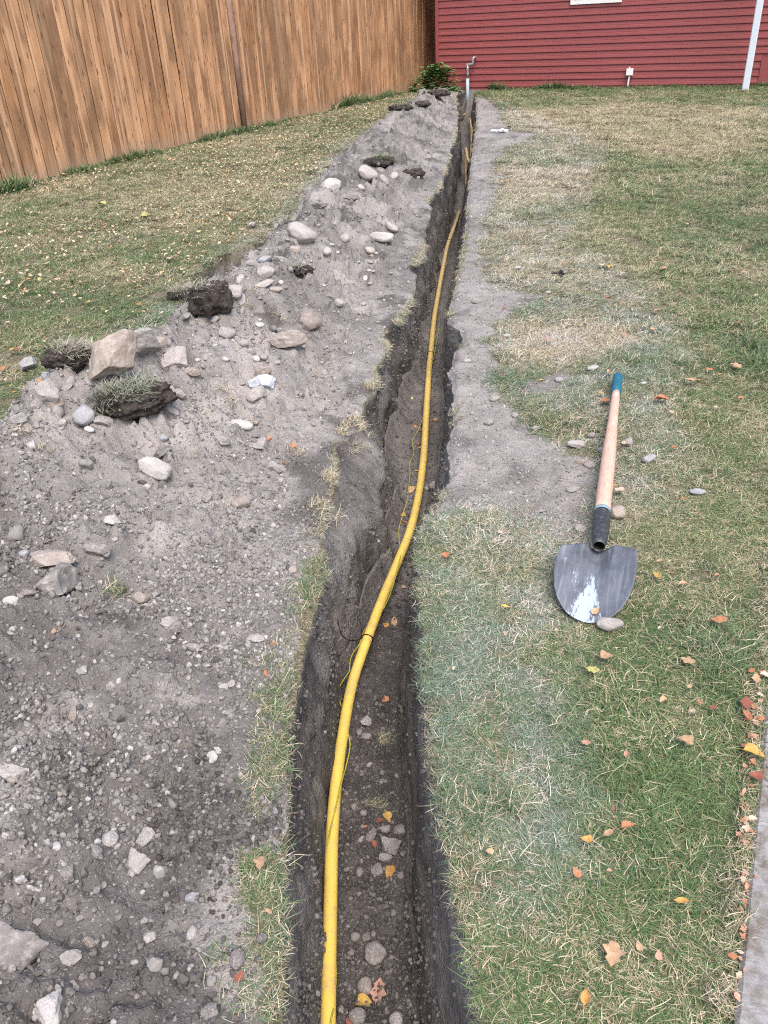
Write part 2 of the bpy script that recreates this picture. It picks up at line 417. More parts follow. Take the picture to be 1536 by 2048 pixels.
EL = curve_xy([(560, 2048), (566, 1850), (572, 1700), (577, 1560), (585, 1450), (592, 1370), (606, 1280), (640, 1195), (652, 1140), (640, 1060), (660, 990), (672, 930), (668, 880),
               (700, 872), (722, 850), (728, 800), (756, 775), (750, 735), (775, 700), (772, 655), (800, 640), (826, 600), (838, 548), (812, 530), (845, 515), (853, 450), (868, 415), (852, 400), (880, 375),
               (900, 310), (910, 270), (916, 235), (914, 205), (912, 186)])
ER = curve_xy([(968, 2048), (940, 1900), (912, 1750), (900, 1640), (872, 1560), (866, 1480), (856, 1380), (850, 1280), (843, 1180), (838, 1100), (846, 1050), (876, 1000), (900, 940), (893, 890),
               (905, 840), (905, 770), (898, 740), (908, 700), (926, 680), (922, 655), (894, 640), (902, 600), (915, 545), (928, 480), (934, 420), (940, 340), (946, 290), (953, 240), (953, 205), (948, 186)])
FL = curve_xy([(636, 2048), (648, 1800), (655, 1600), (672, 1450), (690, 1330), (705, 1250), (735, 1180), (778, 1120), (775, 1060), (783, 1000), (768, 950), (770, 900), (792, 830), (822, 760), (836, 700), (850, 650), (872, 560), (888, 500), (905, 440)], -0.45)
FR = curve_xy([(852, 2048), (842, 1900), (828, 1700), (815, 1500), (812, 1350), (825, 1220), (838, 1120), (858, 1040), (888, 950), (893, 860), (893, 770), (895, 700), (897, 640), (903, 580), (913, 520), (925, 440)], -0.45)
YEND = 18.44
def edgeL(y): return np.interp(y, *EL, left=None) + np.where(y < EL[0][0], (EL[0][0] - y) * .42, 0)
def edgeR(y): return np.interp(y, *ER) + np.where(y < ER[0][0], (ER[0][0] - y) * .42, 0)
def floorL(y):
    b = np.interp(y, *FL) + np.where(y < FL[0][0], (FL[0][0] - y) * .42, 0)
    far = edgeL(y) + .07
    w = sstep(5.2, 6.4, y); b = b * (1 - w) + far * w
    return np.maximum(b, edgeL(y) + .015)
def floorR(y):
    b = np.interp(y, *FR) + np.where(y < FR[0][0], (FR[0][0] - y) * .42, 0)
    far = edgeR(y) - .10
    w = sstep(4.6, 6.0, y); b = b * (1 - w) + far * w
    return np.minimum(b, edgeR(y) - .012)

# outer foot of the spoil heap (far side, next to the left lawn)
HU_Y = np.array([0, 1.2, 2.0, 2.6, 3.2, 4.0, 4.6, 5.6, 6.6, 8.2, 9.7, 11.5, 13.0, 14.2, 15.5, 17.0, 18.4])
HU_U = np.array([1.7, 1.75, 1.72, 1.38, 1.36, 1.40, 1.42, 1.30, 1.28, 1.40, 1.45, 1.35, 1.15, 1.0, 1.0, .75, .45])
HA_U = np.array([.16, .17, .25, .29, .28, .24, .17, .15, .18, .15, .14, .21, .23, .10, .17, .08, .03])
def heap_h(x, y):
    u = edgeL(y) - x
    U = np.interp(y, HU_Y, HU_U); A = np.interp(y, HU_Y, HA_U)
    q = u / U
    h = A * sstep(.12, .66, q) * (1 - sstep(.72, 1.02, q))
    lump = 1 + .42 * fbm(x * 1.7, y * 1.3, o=3, seed=3)
    h = h * lump
    mask = sstep(.03, .2, q) * (1 - sstep(.98, 1.06, q))
    rg = 1 - np.abs(fbm(x * 13, y * 13, o=3, seed=22)) * 2.4
    cl1 = fbm(x * 8, y * 8, o=3, seed=24); cl2 = fbm(x * 19, y * 19, o=2, seed=25)
    h = h + mask * (.052 * sstep(.10, .26, cl1) * (.5 + .5 * sstep(1.5, 2.2, y)) + .022 * sstep(.08, .26, cl2) + .045 * fbm(x * 4.5, y * 4.5, o=4, seed=11) + .010 * rg * np.clip(.6 + fbm(x * 2, y * 2, o=2, seed=23) * 2, 0, 1.5) + .008 * fbm(x * 34, y * 34, o=2, seed=21)) * np.where(u > 0, 1, 0)
    return h

RIGHT_SOIL = poly([(838, 1052), (870, 1040), (930, 1022), (1000, 1012), (1060, 1040), (1110, 1075), (1165, 1075), (1195, 1040), (1200, 975), (1185, 920), (1120, 880), (1075, 850), (1050, 825), (1000, 800),
                   (985, 760), (975, 720), (978, 650), (1010, 628), (1060, 610), (1085, 592), (1020, 586), (975, 570), (968, 500), (972, 440), (985, 380), (990, 330), (1005, 300), (1040, 285), (1075, 268), (1030, 262),
                   (1005, 240), (1010, 225), (985, 205), (965, 195), (940, 195), (930, 260), (925, 340), (905, 440), (890, 560), (870, 640), (870, 800), (860, 950)])
DARK_SPOT = poly([(1010, 770), (1060, 755), (1110, 745), (1150, 745), (1160, 760), (1120, 785), (1080, 795), (1030, 795)])
DUSTY = [(poly([(840, 1040), (1000, 1000), (1190, 1060), (1130, 1150), (1080, 1300), (1100, 1500), (1130, 1700), (1050, 1760), (960, 1650), (900, 1500), (860, 1300), (845, 1150)]), 0.62, 0.16),
         (poly([(960, 500), (1180, 520), (1330, 640), (1300, 800), (1280, 1000), (1190, 1080), (1180, 900), (1000, 800), (970, 650)]), 0.55, 0.25),
         (poly([(960, 200), (1060, 230), (1200, 300), (1130, 430), (1100, 520), (960, 560), (975, 420)]), 0.5, 0.3)]
DRY = [(poly([(990, 650), (1180, 630), (1300, 680), (1150, 730), (1000, 740)]), .9, .15), (poly([(1000, 225), (1250, 205), (1560, 215), (1560, 300), (1380, 330), (1180, 300), (1040, 260)]), .70, .5),
       (poly([(970, 340), (1200, 330), (1230, 380), (1000, 430)]), .6, .3), (poly([(200, 390), (600, 330), (640, 380), (420, 480), (200, 440)]), .45, .4),
       (poly([(870, 1020), (1100, 1040), (1080, 1180), (880, 1180)]), .35, .15)]

def soil_amount(x, y):
    u = edgeL(y) - x
    U = np.interp(y, HU_Y, HU_U)
    wob = .07 * fbm(x * 5, y * 5, o=4, seed=31)
    near = 1 - sstep(1.75, 1.95, y)                                  # turf strip left standing along the near edge
    strip = (.034 + .035 * vnoise(y * 5, y * 0 + 2, seed=5) + .030 * (1 - sstep(.7, 1.0, y))) * near * sstep(-.55, -.1, vnoise(y * 4.3, y * 0 + 9, seed=6))
    a = sstep(strip - .02, strip + .035, u + wob * .6 * near) * (1 - sstep(U - .04, U + .05, u + wob))
    a = np.where(y > 18.42, 0, a)
    r = sdist(x, y, RIGHT_SOIL)
    b = sstep(-.11, .09, r + wob * np.clip(y / 4, 1.0, 3.0))
    d = sstep(-.03, .03, sdist(x, y, DARK_SPOT) + wob)
    a = np.maximum(a, sstep(-.01, .02, sdist(x, y, HOLE)))
    return np.maximum.reduce([a, np.where(x > edgeR(y) - .02, b, 0), d * .9])

def dusty_amount(x, y):
    s = np.zeros(np.shape(x))
    for pg, v, sf in DUSTY: s = np.maximum(s, v * sstep(-sf, sf * .4, sdist(x, y, pg)))
    u = edgeL(y) - x; U = np.interp(y, HU_Y, HU_U)
    s = np.maximum(s, .6 * (1 - sstep(U, U + .45, u)) * np.where(u > U - .1, 1, 0) * sstep(2.2, 3, y))
    s = np.maximum(s, .5 * sstep(-.2, .0, sdist(x, y, RIGHT_SOIL)))
    return np.clip(s * (1 + .8 * fbm(x * 6, y * 6, o=3, seed=41)), 0, 1)

def dry_amount(x, y):
    s = .22 + .5 * fbm(x * 1.6, y * 1.6, o=4, seed=51) + .25 * fbm(x * 9, y * 9, o=2, seed=55)
    for pg, v, sf in DRY: s = np.maximum(s, v * sstep(-sf, sf, sdist(x, y, pg)) * (1 + .5 * fbm(x * 4, y * 4, o=3, seed=57)))
    s = s + .12 * sstep(3, 8, y) - .35 * sstep(17.0, 18.3, y)
    for pg, v, sf in DUSTY: s = s + .16 * sstep(-sf, sf, sdist(x, y, pg))
    s = s + np.where(x < edgeL(y), .12, 0)
    return np.clip(s, .1, .93)

def lawn_h(x, y):
    h = .010 * fbm(x * 1.5, y * 1.5, o=3, seed=61) + .004 * fbm(x * 12, y * 12, o=2, seed=63)
    h = h - .022 * sstep(.178, .20, x) * (1 - sstep(1.37, 1.4, x))   # bed of the concrete path
    h = h + .05 * sstep(6.9, 6.6, y) * sstep(-7.6, -8.2, x)
    return h

HOLE = poly([(372, 566), (392, 540), (440, 508), (500, 490), (560, 466), (590, 478), (560, 505), (520, 525), (490, 560), (440, 612), (385, 634), (345, 628), (368, 600)])
def surf_h(x, y):                                                     # everything outside the trench
    u = edgeL(y) - x
    h = lawn_h(x, y) + np.where(u > 0, heap_h(x, y), 0)
    h = h * (1 - .9 * sstep(-.05, .04, sdist(x, y, HOLE))) - .25 * sstep(-.01, .03, sdist(x, y, HOLE))
    r = x - edgeR(y)
    h = h + np.where(r > 0, (.014 * fbm(x * 6, y * 6, o=4, seed=71) + .004 * fbm(x * 30, y * 30, o=2, seed=72)) * sstep(0, .1, sdist(x, y, RIGHT_SOIL)) , 0)
    for (cx_, cy_, rr) in BOOT:                                       # boot prints pressed into the bare strip
        dd = np.hypot((x - cx_) / rr, (y - cy_) / (rr * 1.5)); h = h - .007 * (1 - sstep(.7, 1.05, dd)) + .005 * np.exp(-((dd - 1.15) / .15) ** 2)
        h = h + .003 * np.sin((y - cy_) * 260) * (1 - sstep(.6, .9, dd))
    e = np.minimum(np.abs(u), np.abs(r)); 
    h = h - .02 * np.exp(-(e / .02) ** 2)                             # crumbled rim
    return h
BOOT = [(*gp(1090, 955)[:2], .05), (*gp(1000, 950)[:2], .045)]

# ------------------------------------------------------------------ terrain sheet
ys = [-1.5]
while ys[-1] < 60:
    y = ys[-1]
    if y < .3: s = .06
    elif y < 20: s = max(.0085, y * y / 1200 * 1.3)
    else: s = .8
    ys.append(y + s)
ys = np.array(ys)
def spaced(a, b, s0, grow, smax):                                     # offsets from the trench edge outwards
    o = [a]; s = s0
    while o[-1] < b: o.append(o[-1] + s); s = min(s * grow, smax) if o[-1] > 1.9 else min(s * 1.012, .022)
    return np.array(o)
offL = spaced(0, 60, .006, 1.06, 4.0); offR = spaced(0, 60, .006, 1.06, 4.0)
# left part columns (outermost first), left wall, floor, right wall, right part
NW, NFL = 26, 34
Yg = ys[:, None]
jit = .010 * vnoise(ys * 9, ys * 0, seed=81) + .008 * vnoise(ys * 31, ys * 0, seed=82) + .014 * vnoise(ys * 2.6, ys * 0, seed=85)
jit2 = .008 * vnoise(ys * 9, ys * 0 + 5, seed=83) + .006 * vnoise(ys * 31, ys * 0 + 5, seed=84)
inT = (1 - sstep(YEND - .02, YEND + .01, ys)) 
eL, eR = edgeL(ys) , edgeR(ys)
eLj, eRj = eL + jit, eR + jit2
XL = eLj[:, None] - offL[::-1][None, :]; XR = eRj[:, None] + offR[None, :]
ZL = surf_h(XL, np.broadcast_to(Yg, XL.shape)); ZR = surf_h(XR, np.broadcast_to(Yg, XR.shape))
depth = (.45 + .16 * sstep(5.5, 8.0, ys)) * inT
fl = floorL(ys) + .022 * vnoise(ys * 5.5, ys * 0, seed=86) + .012 * vnoise(ys * 17, ys * 0, seed=87); fr = floorR(ys) + .008 * vnoise(ys * 8, ys * 0, seed=88) - .01
fl = np.minimum(fl, fr - .08)
t = np.linspace(0, 1, NW + 1)[1:]
shelf = (sstep(1.75, 1.95, ys) * (1 - sstep(2.75, 2.95, ys)))[:, None] * .85
tl = t[None, :] * np.ones_like(Yg)
px_ = tl * (1 - shelf) + shelf * sstep(0, .42, tl)                    # slumped bank: goes out first, then drops
# stepped face: drop quickly, small ledges
YW = np.broadcast_to(Yg, tl.shape)
zt = ZL[:, -1][:, None]
WLx = eLj[:, None] + (fl - eLj)[:, None] * px_
WLz = zt + (-depth[:, None] - zt) * tl
nz = .024 * fbm(YW * 6, WLz * 8, o=4, seed=91) + .011 * fbm(YW * 26, WLz * 30, o=3, seed=92)
env = np.sin(np.pi * np.clip(tl, 0, 1)) ** .5 * inT[:, None]
WLx = WLx + nz * env - .02 * env * sstep(.02, .2, tl) * (1 - sstep(.2, .55, tl)) * (1 - shelf)
WLz = WLz + shelf * env * (.05 * fbm(YW * 6, WLx * 9, o=3, seed=93) + .008 * fbm(YW * 40, WLx * 40, o=2, seed=94))
zt2 = ZR[:, 0][:, None]; tr = t[::-1][None, :] * np.ones_like(Yg)
WRx = eRj[:, None] + (fr - eRj)[:, None] * tr
WRz = zt2 + (-depth[:, None] - zt2) * tr
envr = np.sin(np.pi * np.clip(tr, 0, 1)) ** .5 * inT[:, None]
WRx = WRx + envr * (.012 * fbm(YW * 5, WRz * 6, o=4, seed=95) + .006 * fbm(YW * 12, WRz * 44, o=3, seed=96)) + .004 * envr * sstep(.02, .15, tr) * (1 - sstep(.15, .45, tr))
tf = np.linspace(0, 1, NFL + 2)[1:-1][None, :]
WFx = fl[:, None] + (fr - fl)[:, None] * tf
YF = np.broadcast_to(Yg, WFx.shape)
edge_up = .05 * ((1 + 1.6 * sstep(1.7, 2.3, YF) * (1 - sstep(4.5, 5.5, YF))) * np.clip(1 - tf / (.16 + .16 * sstep(1.7, 2.3, YF)), 0, 1) ** 2 + np.clip(1 - (1 - tf) / .16, 0, 1) ** 2)
WFz = -depth[:, None] + inT[:, None] * (edge_up + (.018 + .02 * sstep(1.7, 2.3, YF)) * fbm(WFx * 5, YF * 5, o=3, seed=97) + .008 * fbm(WFx * 28, YF * 28, o=3, seed=98))
Xa = np.concatenate([XL, WLx, WFx, WRx, XR], 1); Za = np.concatenate([ZL, WLz, WFz, WRz, ZR], 1)
Ya = np.broadcast_to(Yg, Xa.shape).copy()
# crumble the rim sideways a little along Y for raggedness
nR, nC = Xa.shape
nl = XL.shape[1]; i0, i1 = nl, nl + 2 * NW + NFL
V = np.stack([Xa, Ya, Za], -1).reshape(-1, 3)
soil = np.ones(Xa.shape); damp = np.zeros(Xa.shape); pale = np.zeros(Xa.shape); dus = np.zeros(Xa.shape)
for sl in (slice(0, i0), slice(i1, nC)):
    x, y = Xa[:, sl], Ya[:, sl]
    soil[:, sl] = soil_amount(x, y); dus[:, sl] = dusty_amount(x, y)
u = edgeL(Ya) - Xa
dm = sstep(.02, .35, fbm(Xa * 2.3, Ya * 2.3, o=4, seed=101)) * .75
dm = dm * (1 - sstep(2.1, 3.2, Ya)) + sstep(2.1, 3.2, Ya) * np.maximum(.5 * dm, .75 * sstep(.12, .38, fbm(Xa * 4.2, Ya * 3.2, o=4, seed=106)))
dm = np.maximum(dm, (.62 + .2 * fbm(Xa * 4, Ya * 4, o=2, seed=104)) * (1 - sstep(.9, 1.9, Ya)) * (u > 0))
dm = np.where(u < 0, .12 * sstep(0, .4, fbm(Xa * 3, Ya * 3, o=3, seed=103)), dm)
dm = np.maximum(dm, .9 * sstep(-.02, .03, sdist(Xa, Ya, DARK_SPOT)))
dm = np.maximum(dm, sstep(-.03, .03, sdist(Xa, Ya, HOLE)))  # fresh earth of the sod hollow, darkened fully to paint in its shade
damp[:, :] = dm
dwl = .78 - .6 * np.clip(fbm(YW * 5, WLz * 7, o=4, seed=111) * 1.3 + .12 + shelf * .55, 0, 1)
damp[:, nl:nl + NW] = np.clip(dwl + .1, 0, 1)
damp[:, nl + NW:nl + NW + NFL] = .98 - .38 * sstep(1.75, 2.6, YF) - .15 * sstep(0, .4, fbm(WFx * 6, YF * 3, o=3, seed=112))
damp[:, nl + NW + NFL:i1] = .72 - .4 * sstep(-.1, .35, fbm(YW * 3.2, WRz * 12, o=4, seed=113)) * (1 - sstep(.0, .12, WRz + .08))
damp[:, i1:] = np.maximum(damp[:, i1:], .45 * sstep(.1, .4, fbm(Xa[:, i1:] * 7, Ya[:, i1:] * 5, o=4, seed=123))); pale[:, i1:] = .55 * sstep(-.1, .3, fbm(Xa[:, i1:] * 4, Ya[:, i1:] * 4, o=3, seed=122))
pale[:, :i0] = (.8 * sstep(.25, .5, fbm(Xa[:, :i0] * 3.1, Ya[:, :i0] * 3.1, o=4, seed=121)))
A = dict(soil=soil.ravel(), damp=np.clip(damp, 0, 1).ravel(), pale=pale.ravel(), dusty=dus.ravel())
ii, jj = np.meshgrid(np.arange(nR - 1), np.arange(nC - 1), indexing='ij')
Q = np.stack([ii * nC + jj, ii * nC + jj + 1, (ii + 1) * nC + jj + 1, (ii + 1) * nC + jj], -1)
bvh = BVHTree.FromPolygons([tuple(p) for p in V.tolist()], Q[:np.searchsorted(ys, 22)].reshape(-1, 4).tolist())
is_trench = np.zeros(Q.shape[:2], bool); is_trench[:, i0 - 1:i1] = True; is_trench &= (ys[:-1] < YEND + .05)[:, None]
Uf = np.interp(Ya, HU_Y, HU_U)
is_heap = ((u > 0) & (u < Uf))[:-1, :-1] & (Ya[:-1, :-1] < 18.4) & ~is_trench & (soil[:-1, :-1] > .45)
for nm, msk, lab in (('trench', is_trench, 'narrow hand-deep trench cut diagonally across the lawn, dark damp earth sides'),
                     ('dirt_heap', is_heap, 'long grey heap of dug-out dirt along the left side of the trench'),
                     ('lawn_ground', ~is_trench & ~is_heap, 'ground of the back yard under the grass with bare dusty soil strip')):
    q = Q[msk]; used = np.unique(q); remap = np.full(len(V), -1); remap[used] = np.arange(len(used))
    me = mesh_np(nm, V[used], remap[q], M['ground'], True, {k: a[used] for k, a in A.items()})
    tag(link(nm, me), lab, kind='structure')

def hit(px, py):
    d = wdir(px, py); loc, nor, _, _ = bvh.ray_cast(Vector((0, 0, H)), Vector(d), 80)
    if loc is None: g = gp(px, py); return Vector(g), Vector((0, 0, 1))
    return loc, nor
def drop(x, y):
    loc, nor, _, _ = bvh.ray_cast(Vector((x, y, 3)), Vector((0, 0, -1)), 10)
    return (loc, nor) if loc is not None else (Vector((x, y, 0)), Vector((0, 0, 1)))
def zc(p): return (Vector(p) - Vector((0, 0, H))).dot(Vector(RW @ np.array([0, 0, 1.0])))
def msize(p, pxs): return pxs * zc(p) / F

# ------------------------------------------------------------------ concrete path
mb = MB()
for k in range(7):
    y0 = -1.4 + k * 1.5
    mb = MB(); x0, x1, y1 = .178, 1.38, y0 + 1.488
    c = .008
    mb.add([(x0, y0, -.1), (x1, y0, -.1), (x1, y1, -.1), (x0, y1, -.1), (x0, y0, .010), (x1, y0, .010), (x1, y1, .010), (x0, y1, .010),
            (x0 + c, y0 + c, .018), (x1 - c, y0 + c, .018), (x1 - c, y1 - c, .018), (x0 + c, y1 - c, .018)],
           [(3, 2, 1, 0), (0, 1, 5, 4), (1, 2, 6, 5), (2, 3, 7, 6), (3, 0, 4, 7), (4, 5, 9, 8), (5, 6, 10, 9), (6, 7, 11, 10), (7, 4, 8, 11), (8, 9, 10, 11)])
    if k == 0:
        proot = empty('concrete_path', (0, 0, 0)); tag(proot, 'grey concrete path along the right edge of the lawn', kind='structure')
    mb.build('slab', M['path'], proot)

# ------------------------------------------------------------------ red building
WY = 18.62; X0 = -7.58; X1 = 3.0; CH = .1245; WH = 2.75
bld = tag(empty('red_garage', (X0, WY, 0)), 'red building with horizontal vinyl siding at the end of the trench', 'building')
def bchild(mb, name, mat, smooth=False):
    for i, v in enumerate(mb.v): mb.v[i] = (v[0] - X0, v[1] - WY, v[2])
    return mb.build(name, mat, bld, smooth)
z = -.02 - .06
k = 0
while z < WH:
    mb = MB(); z1 = z + CH
    prof = [(.0, z - .004), (-.023, z), (-.025, z + .008), (-.020, z + CH * .40), (-.010, z + CH * .46), (-.0125, z + CH * .52), (-.006, z1 - .010), (.0, z1 - .004)]
    n = len(prof)
    xa, xb = X0 + .06, X1
    if z < .45: xb = -1.02
    V_ = [(xa, WY + a, b) for a, b in prof] + [(xb, WY + a, b) for a, b in prof]
    mb.add(V_, [tuple(range(n)), tuple(range(2 * n - 1, n - 1, -1))] + [(i, n + i, n + (i + 1) % n, (i + 1) % n) for i in range(n)])
    bchild(mb, 'siding_board', M['siding']); z = z1; k += 1
mb = MB(); mb.box((X0 + .01, WY + .002, -.1), (X1, WY + .12, WH)); bchild(mb, 'wall_panel', M['siding'])
mb = MB(); mb.box((X0, WY + .003, -.1), (X0 + .008, WY + 6, WH)); mb.box((X0 + .01, WY + 5.9, -.1), (X1, WY + 6, WH)); mb.box((X1, WY, -.1), (X1 + .1, WY + 6, WH)); bchild(mb, 'side_wall', M['siding'])
mb = MB(); mb.box((X0 - .012, WY - .040, -.1), (X0 + .058, WY + .0, WH), .006); mb.box((X0 - .014, WY + .001, -.1), (X0 - .001, WY + .08, WH)); bchild(mb, 'corner_trim', M['siding'])
mb = MB(); mb.box((-1.018, WY - .036, -.1), (-.90, WY - .001, .455), .006); bchild(mb, 'trim_board', M['siding'])
mb = MB(); mb.box((-.899, WY - .028, -.1), (X1, WY - .002, .448)); bchild(mb, 'lower_panel', M['siding'])
mb = MB(); e = .35
mb.add([(X0 - e, WY - e, WH), (X1 + e, WY - e, WH), (X1 + e, WY + 6 + e, WH), (X0 - e, WY + 6 + e, WH), (X0 - e, WY + 3, WH + 1.3), (X1 + e, WY + 3, WH + 1.3)],
       [(0, 1, 5, 4), (2, 3, 4, 5), (3, 0, 4), (1, 2, 5), (3, 2, 1, 0)]); bchild(mb, 'roof', M['roof'])
wx0, wx1, wz0, wz1 = -4.70, -3.70, 1.475, 2.35
mb = MB()
for a, b in (((wx0, wz0), (wx1, wz0 + .07)), ((wx0, wz1 - .07), (wx1, wz1)), ((wx0, wz0 + .07), (wx0 + .07, wz1 - .07)), ((wx1 - .07, wz0 + .07), (wx1, wz1 - .07))):
    mb.box((a[0], WY - .05, a[1]), (b[0], WY - .026, b[1]))
wf = bchild(mb, 'window', M['white'])
mb = MB(); mb.box((wx0 + .07, WY - .034, wz0 + .07), (wx1 - .07, WY - .027, wz1 - .07))
for i, v in enumerate(mb.v): mb.v[i] = (v[0] - X0, v[1] - WY, v[2])
mb.build('pane', M['glass'], wf)

# white post
p = gp(1490, 181); px0, py0 = p[0], p[1] + .0
post = tag(empty('white_post', (px0, py0, 0)), 'slim white square post standing in the lawn before the red wall', 'post')
mb = MB(); mb.box((-.058, -.04, -.05), (.058, .04, 3.1), .012); mb.build('shaft', M['post'], post)
mb = MB(); mb.box((-.064, -.046, .0), (.064, .046, .02), .012); mb.build('foot_collar', M['post'], post)
# conduit box
cb = tag(empty('junction_box', (-3.42, WY - .07, 0)), 'small white electrical box on a short pipe at the foot of the red wall', 'electrical box')
mb = MB(); mb.tube([(0, 0, -.06), (0, 0, .1), (.012, 0, .2), (.018, 0, .235)], .018, 12); mb.build('conduit', M['white'], cb, True)
mb = MB(); mb.box((-.055, -.035, .225), (.075, .03, .345), .008); bx_ = mb.build('housing', M['white'], cb)
mb = MB(); mb.box((-.048, -.042, .232), (.068, -.036, .338), .004); mb.build('cover', M['white'], cb)
mb = MB(); mb.tube([(0, 0, .346), (0, 0, .372)], .012, 10); mb.build('fitting', M['white'], cb, True)
# gas riser
rx, ry = -6.81, WY - .14
gr = tag(empty('gas_riser', (rx, ry, 0)), 'grey gas riser pipe with pale blue sleeve coming out of the trench end', 'gas pipe')
mb = MB(); mb.tube([(0, 0, -.42), (0, 0, .225)], .036, 16); mb.build('sleeve', M['sleeve'], gr, True)
mb = MB(); mb.tube([(0, 0, .226), (0, 0, .50)], .021, 14); mb.build('riser_tube', M['metal'], gr, True)
for z_ in (.30, .385):
    mb = MB(); mb.tube([(0, 0, z_), (0, 0, z_ + .04)], .029, 8); mb.build('coupling', M['metal'], gr)
mb = MB(); mb.tube(smooth_path([(-.025, -.003, .485), (0, 0, .488), (.07, 0, .492), (.105, 0, .50), (.115, 0, .53), (.117, 0, .59), (.135, .02, .615), (.14, .10, .618)], 5), .024, 12); mb.build('elbow', M['metal'], gr, True)

# ------------------------------------------------------------------ cedar fence
FX = -8.12
fence = tag(empty('cedar_fence', (FX, 4, 0)), 'tall brown cedar board fence along the left side of the yard', 'fence')
y = 4.2; kb = 0
board_meshes = {}
while y < 25:
    w = random.choice((.135, .150, .162, .170)); 
    th = .018; off = random.choice((0, 0, .006, .012))
    key = (w, random.randint(0, 2))
    if key not in board_meshes:
        mb = MB(); s_ = []
        zz = np.linspace(.0, 1.96, 8)
        bw = [.002 * random.uniform(-1, 1) for _ in zz]
        n = len(zz); Vv = []
        for i, zv in enumerate(zz):
            a, b = bw[i], w - .004 + bw[i]
            Vv += [(0, a, zv), (.003 + th, a + .003, zv) if False else (th - .003, a, zv), (th, a + .004, zv), (th, b - .004, zv), (th - .003, b, zv), (0, b, zv)]
        Fc = []
        for i in range(n - 1):
            for j in range(6): Fc.append((i * 6 + j, i * 6 + (j + 1) % 6, (i + 1) * 6 + (j + 1) % 6, (i + 1) * 6 + j))
        Fc += [tuple(range(5, -1, -1)), tuple(range((n - 1) * 6, n * 6))]
        me = bpy.data.meshes.new('board'); me.from_pydata(Vv, [], Fc); me.materials.append(M['board']); board_meshes[key] = me
    o = link('board', board_meshes[key], fence)
    o.location = (off, y - 4, .01 + random.uniform(-.015, .015)); o.rotation_euler = (random.uniform(-.003, .003), random.uniform(-.004, .004), 0)
    y += w + (.012 if random.random() < .06 else random.uniform(.006, .010)); kb += 1
mb = MB(); mb.box((-.019, .2, .0), (-.004, 21, 1.94)); mb.build('seam_backing', M['shadewood'], fence)  # added sheet behind the boards, coloured dark so the gaps look shaded
for zr in (.35, 1.0, 1.65):
    mb = MB(); mb.box((-.06, .2, zr), (-.020, 21, zr + .09)); mb.build('rail', M['oldpost'], fence)
for yy in np.arange(.9, 21, 2.44):
    mb = MB(); mb.box((-.15, yy, -.3), (-.062, yy + .09, 2.0)); mb.build('post', M['oldpost'], fence)
mb = MB(); mb.tube([(.055, 11.72 - 4, -.2), (.055, 11.72 - 4, 2.05)], .045, 14)
mb.build('front_post', M['oldpost'], fence, True)['label'] = 'round grey-brown post standing proud of the boards'

# ------------------------------------------------------------------ grass clumps
lib = bpy.data.collections.new('grass_clumps')     # unlinked library, only used by the lawn
def clump(name, nb, rad, lmin, lmax, lean, width, seed, lib=lib):
    r = np.random.default_rng(seed)
    a = r.uniform(0, 2 * np.pi, nb); q = rad * np.sqrt(r.uniform(0, 1, nb)); bx, by = q * np.cos(a), q * np.sin(a)
    az = r.uniform(0, 2 * np.pi, nb); ln = r.uniform(lmin, lmax, nb); le = np.clip(r.normal(lean, .28, nb), .1, 1.5)
    w = r.uniform(.7, 1.2, nb) * width; tw = r.uniform(-.6, .6, nb); cv = r.uniform(.2, 1.1, nb)
    T = np.array([0, .35, .72, 1.0]); pts = []
    x, y, z = bx.copy(), by.copy(), np.full(nb, -.006); prev = 0
    rows = []
    for k, tt in enumerate(T):
        ang = np.clip(le + cv * tt, 0, 1.72)      # angle from vertical
        dl = (tt - prev) * ln; prev = tt
        x = x + np.sin(ang) * np.cos(az) * dl; y = y + np.sin(ang) * np.sin(az) * dl; z = np.maximum(z + np.cos(ang) * dl, .001)
        az = az + tw * .5
        ww = w * (1 - .85 * tt ** 2) * .5 if k < 3 else None
        if k < 3:
            px_, py_ = -np.sin(az) * ww, np.cos(az) * ww
            rows.append(np.stack([x - px_, y - py_, z], -1)); rows.append(np.stack([x + px_, y + py_, z + ww * .6], -1))
        else: rows.append(np.stack([x, y, z], -1))
    Vv = np.stack(rows, 1).reshape(-1, 3)         # 7 verts a blade
    b = np.arange(nb)[:, None] * 7
    quads = np.concatenate([b + np.array([0, 1, 3, 2]), b + np.array([2, 3, 5, 4])]); tris = b + np.array([4, 5, 6])
    br = np.repeat(r.uniform(0, 1, nb), 7); b2 = np.repeat(r.uniform(0, 1, nb), 7); tp = np.tile([0, 0, .4, .4, .75, .75, 1], nb)
    me = mesh_np(name, Vv, [quads, tris], M['grass'], True, dict(br=br, b2=b2, tip=tp))
    o = bpy.data.objects.new(name, me)
    if lib: lib.objects.link(o)
    return o, (Vv, quads, tris, br, b2, tp)
for k in range(9): clump('clump_%02d' % k, 95, .056, .016, .048, 1.0, .0017, 100 + k)
for k in range(3): clump('clump_1%d' % k, 36, .03, .030, .058, .8, .0019, 200 + k)     # 9..11: tufts
for k in range(2): clump('clump_2%d' % k, 34, .06, .10, .22, .35, .008, 300 + k)       # 12..13: tall weeds

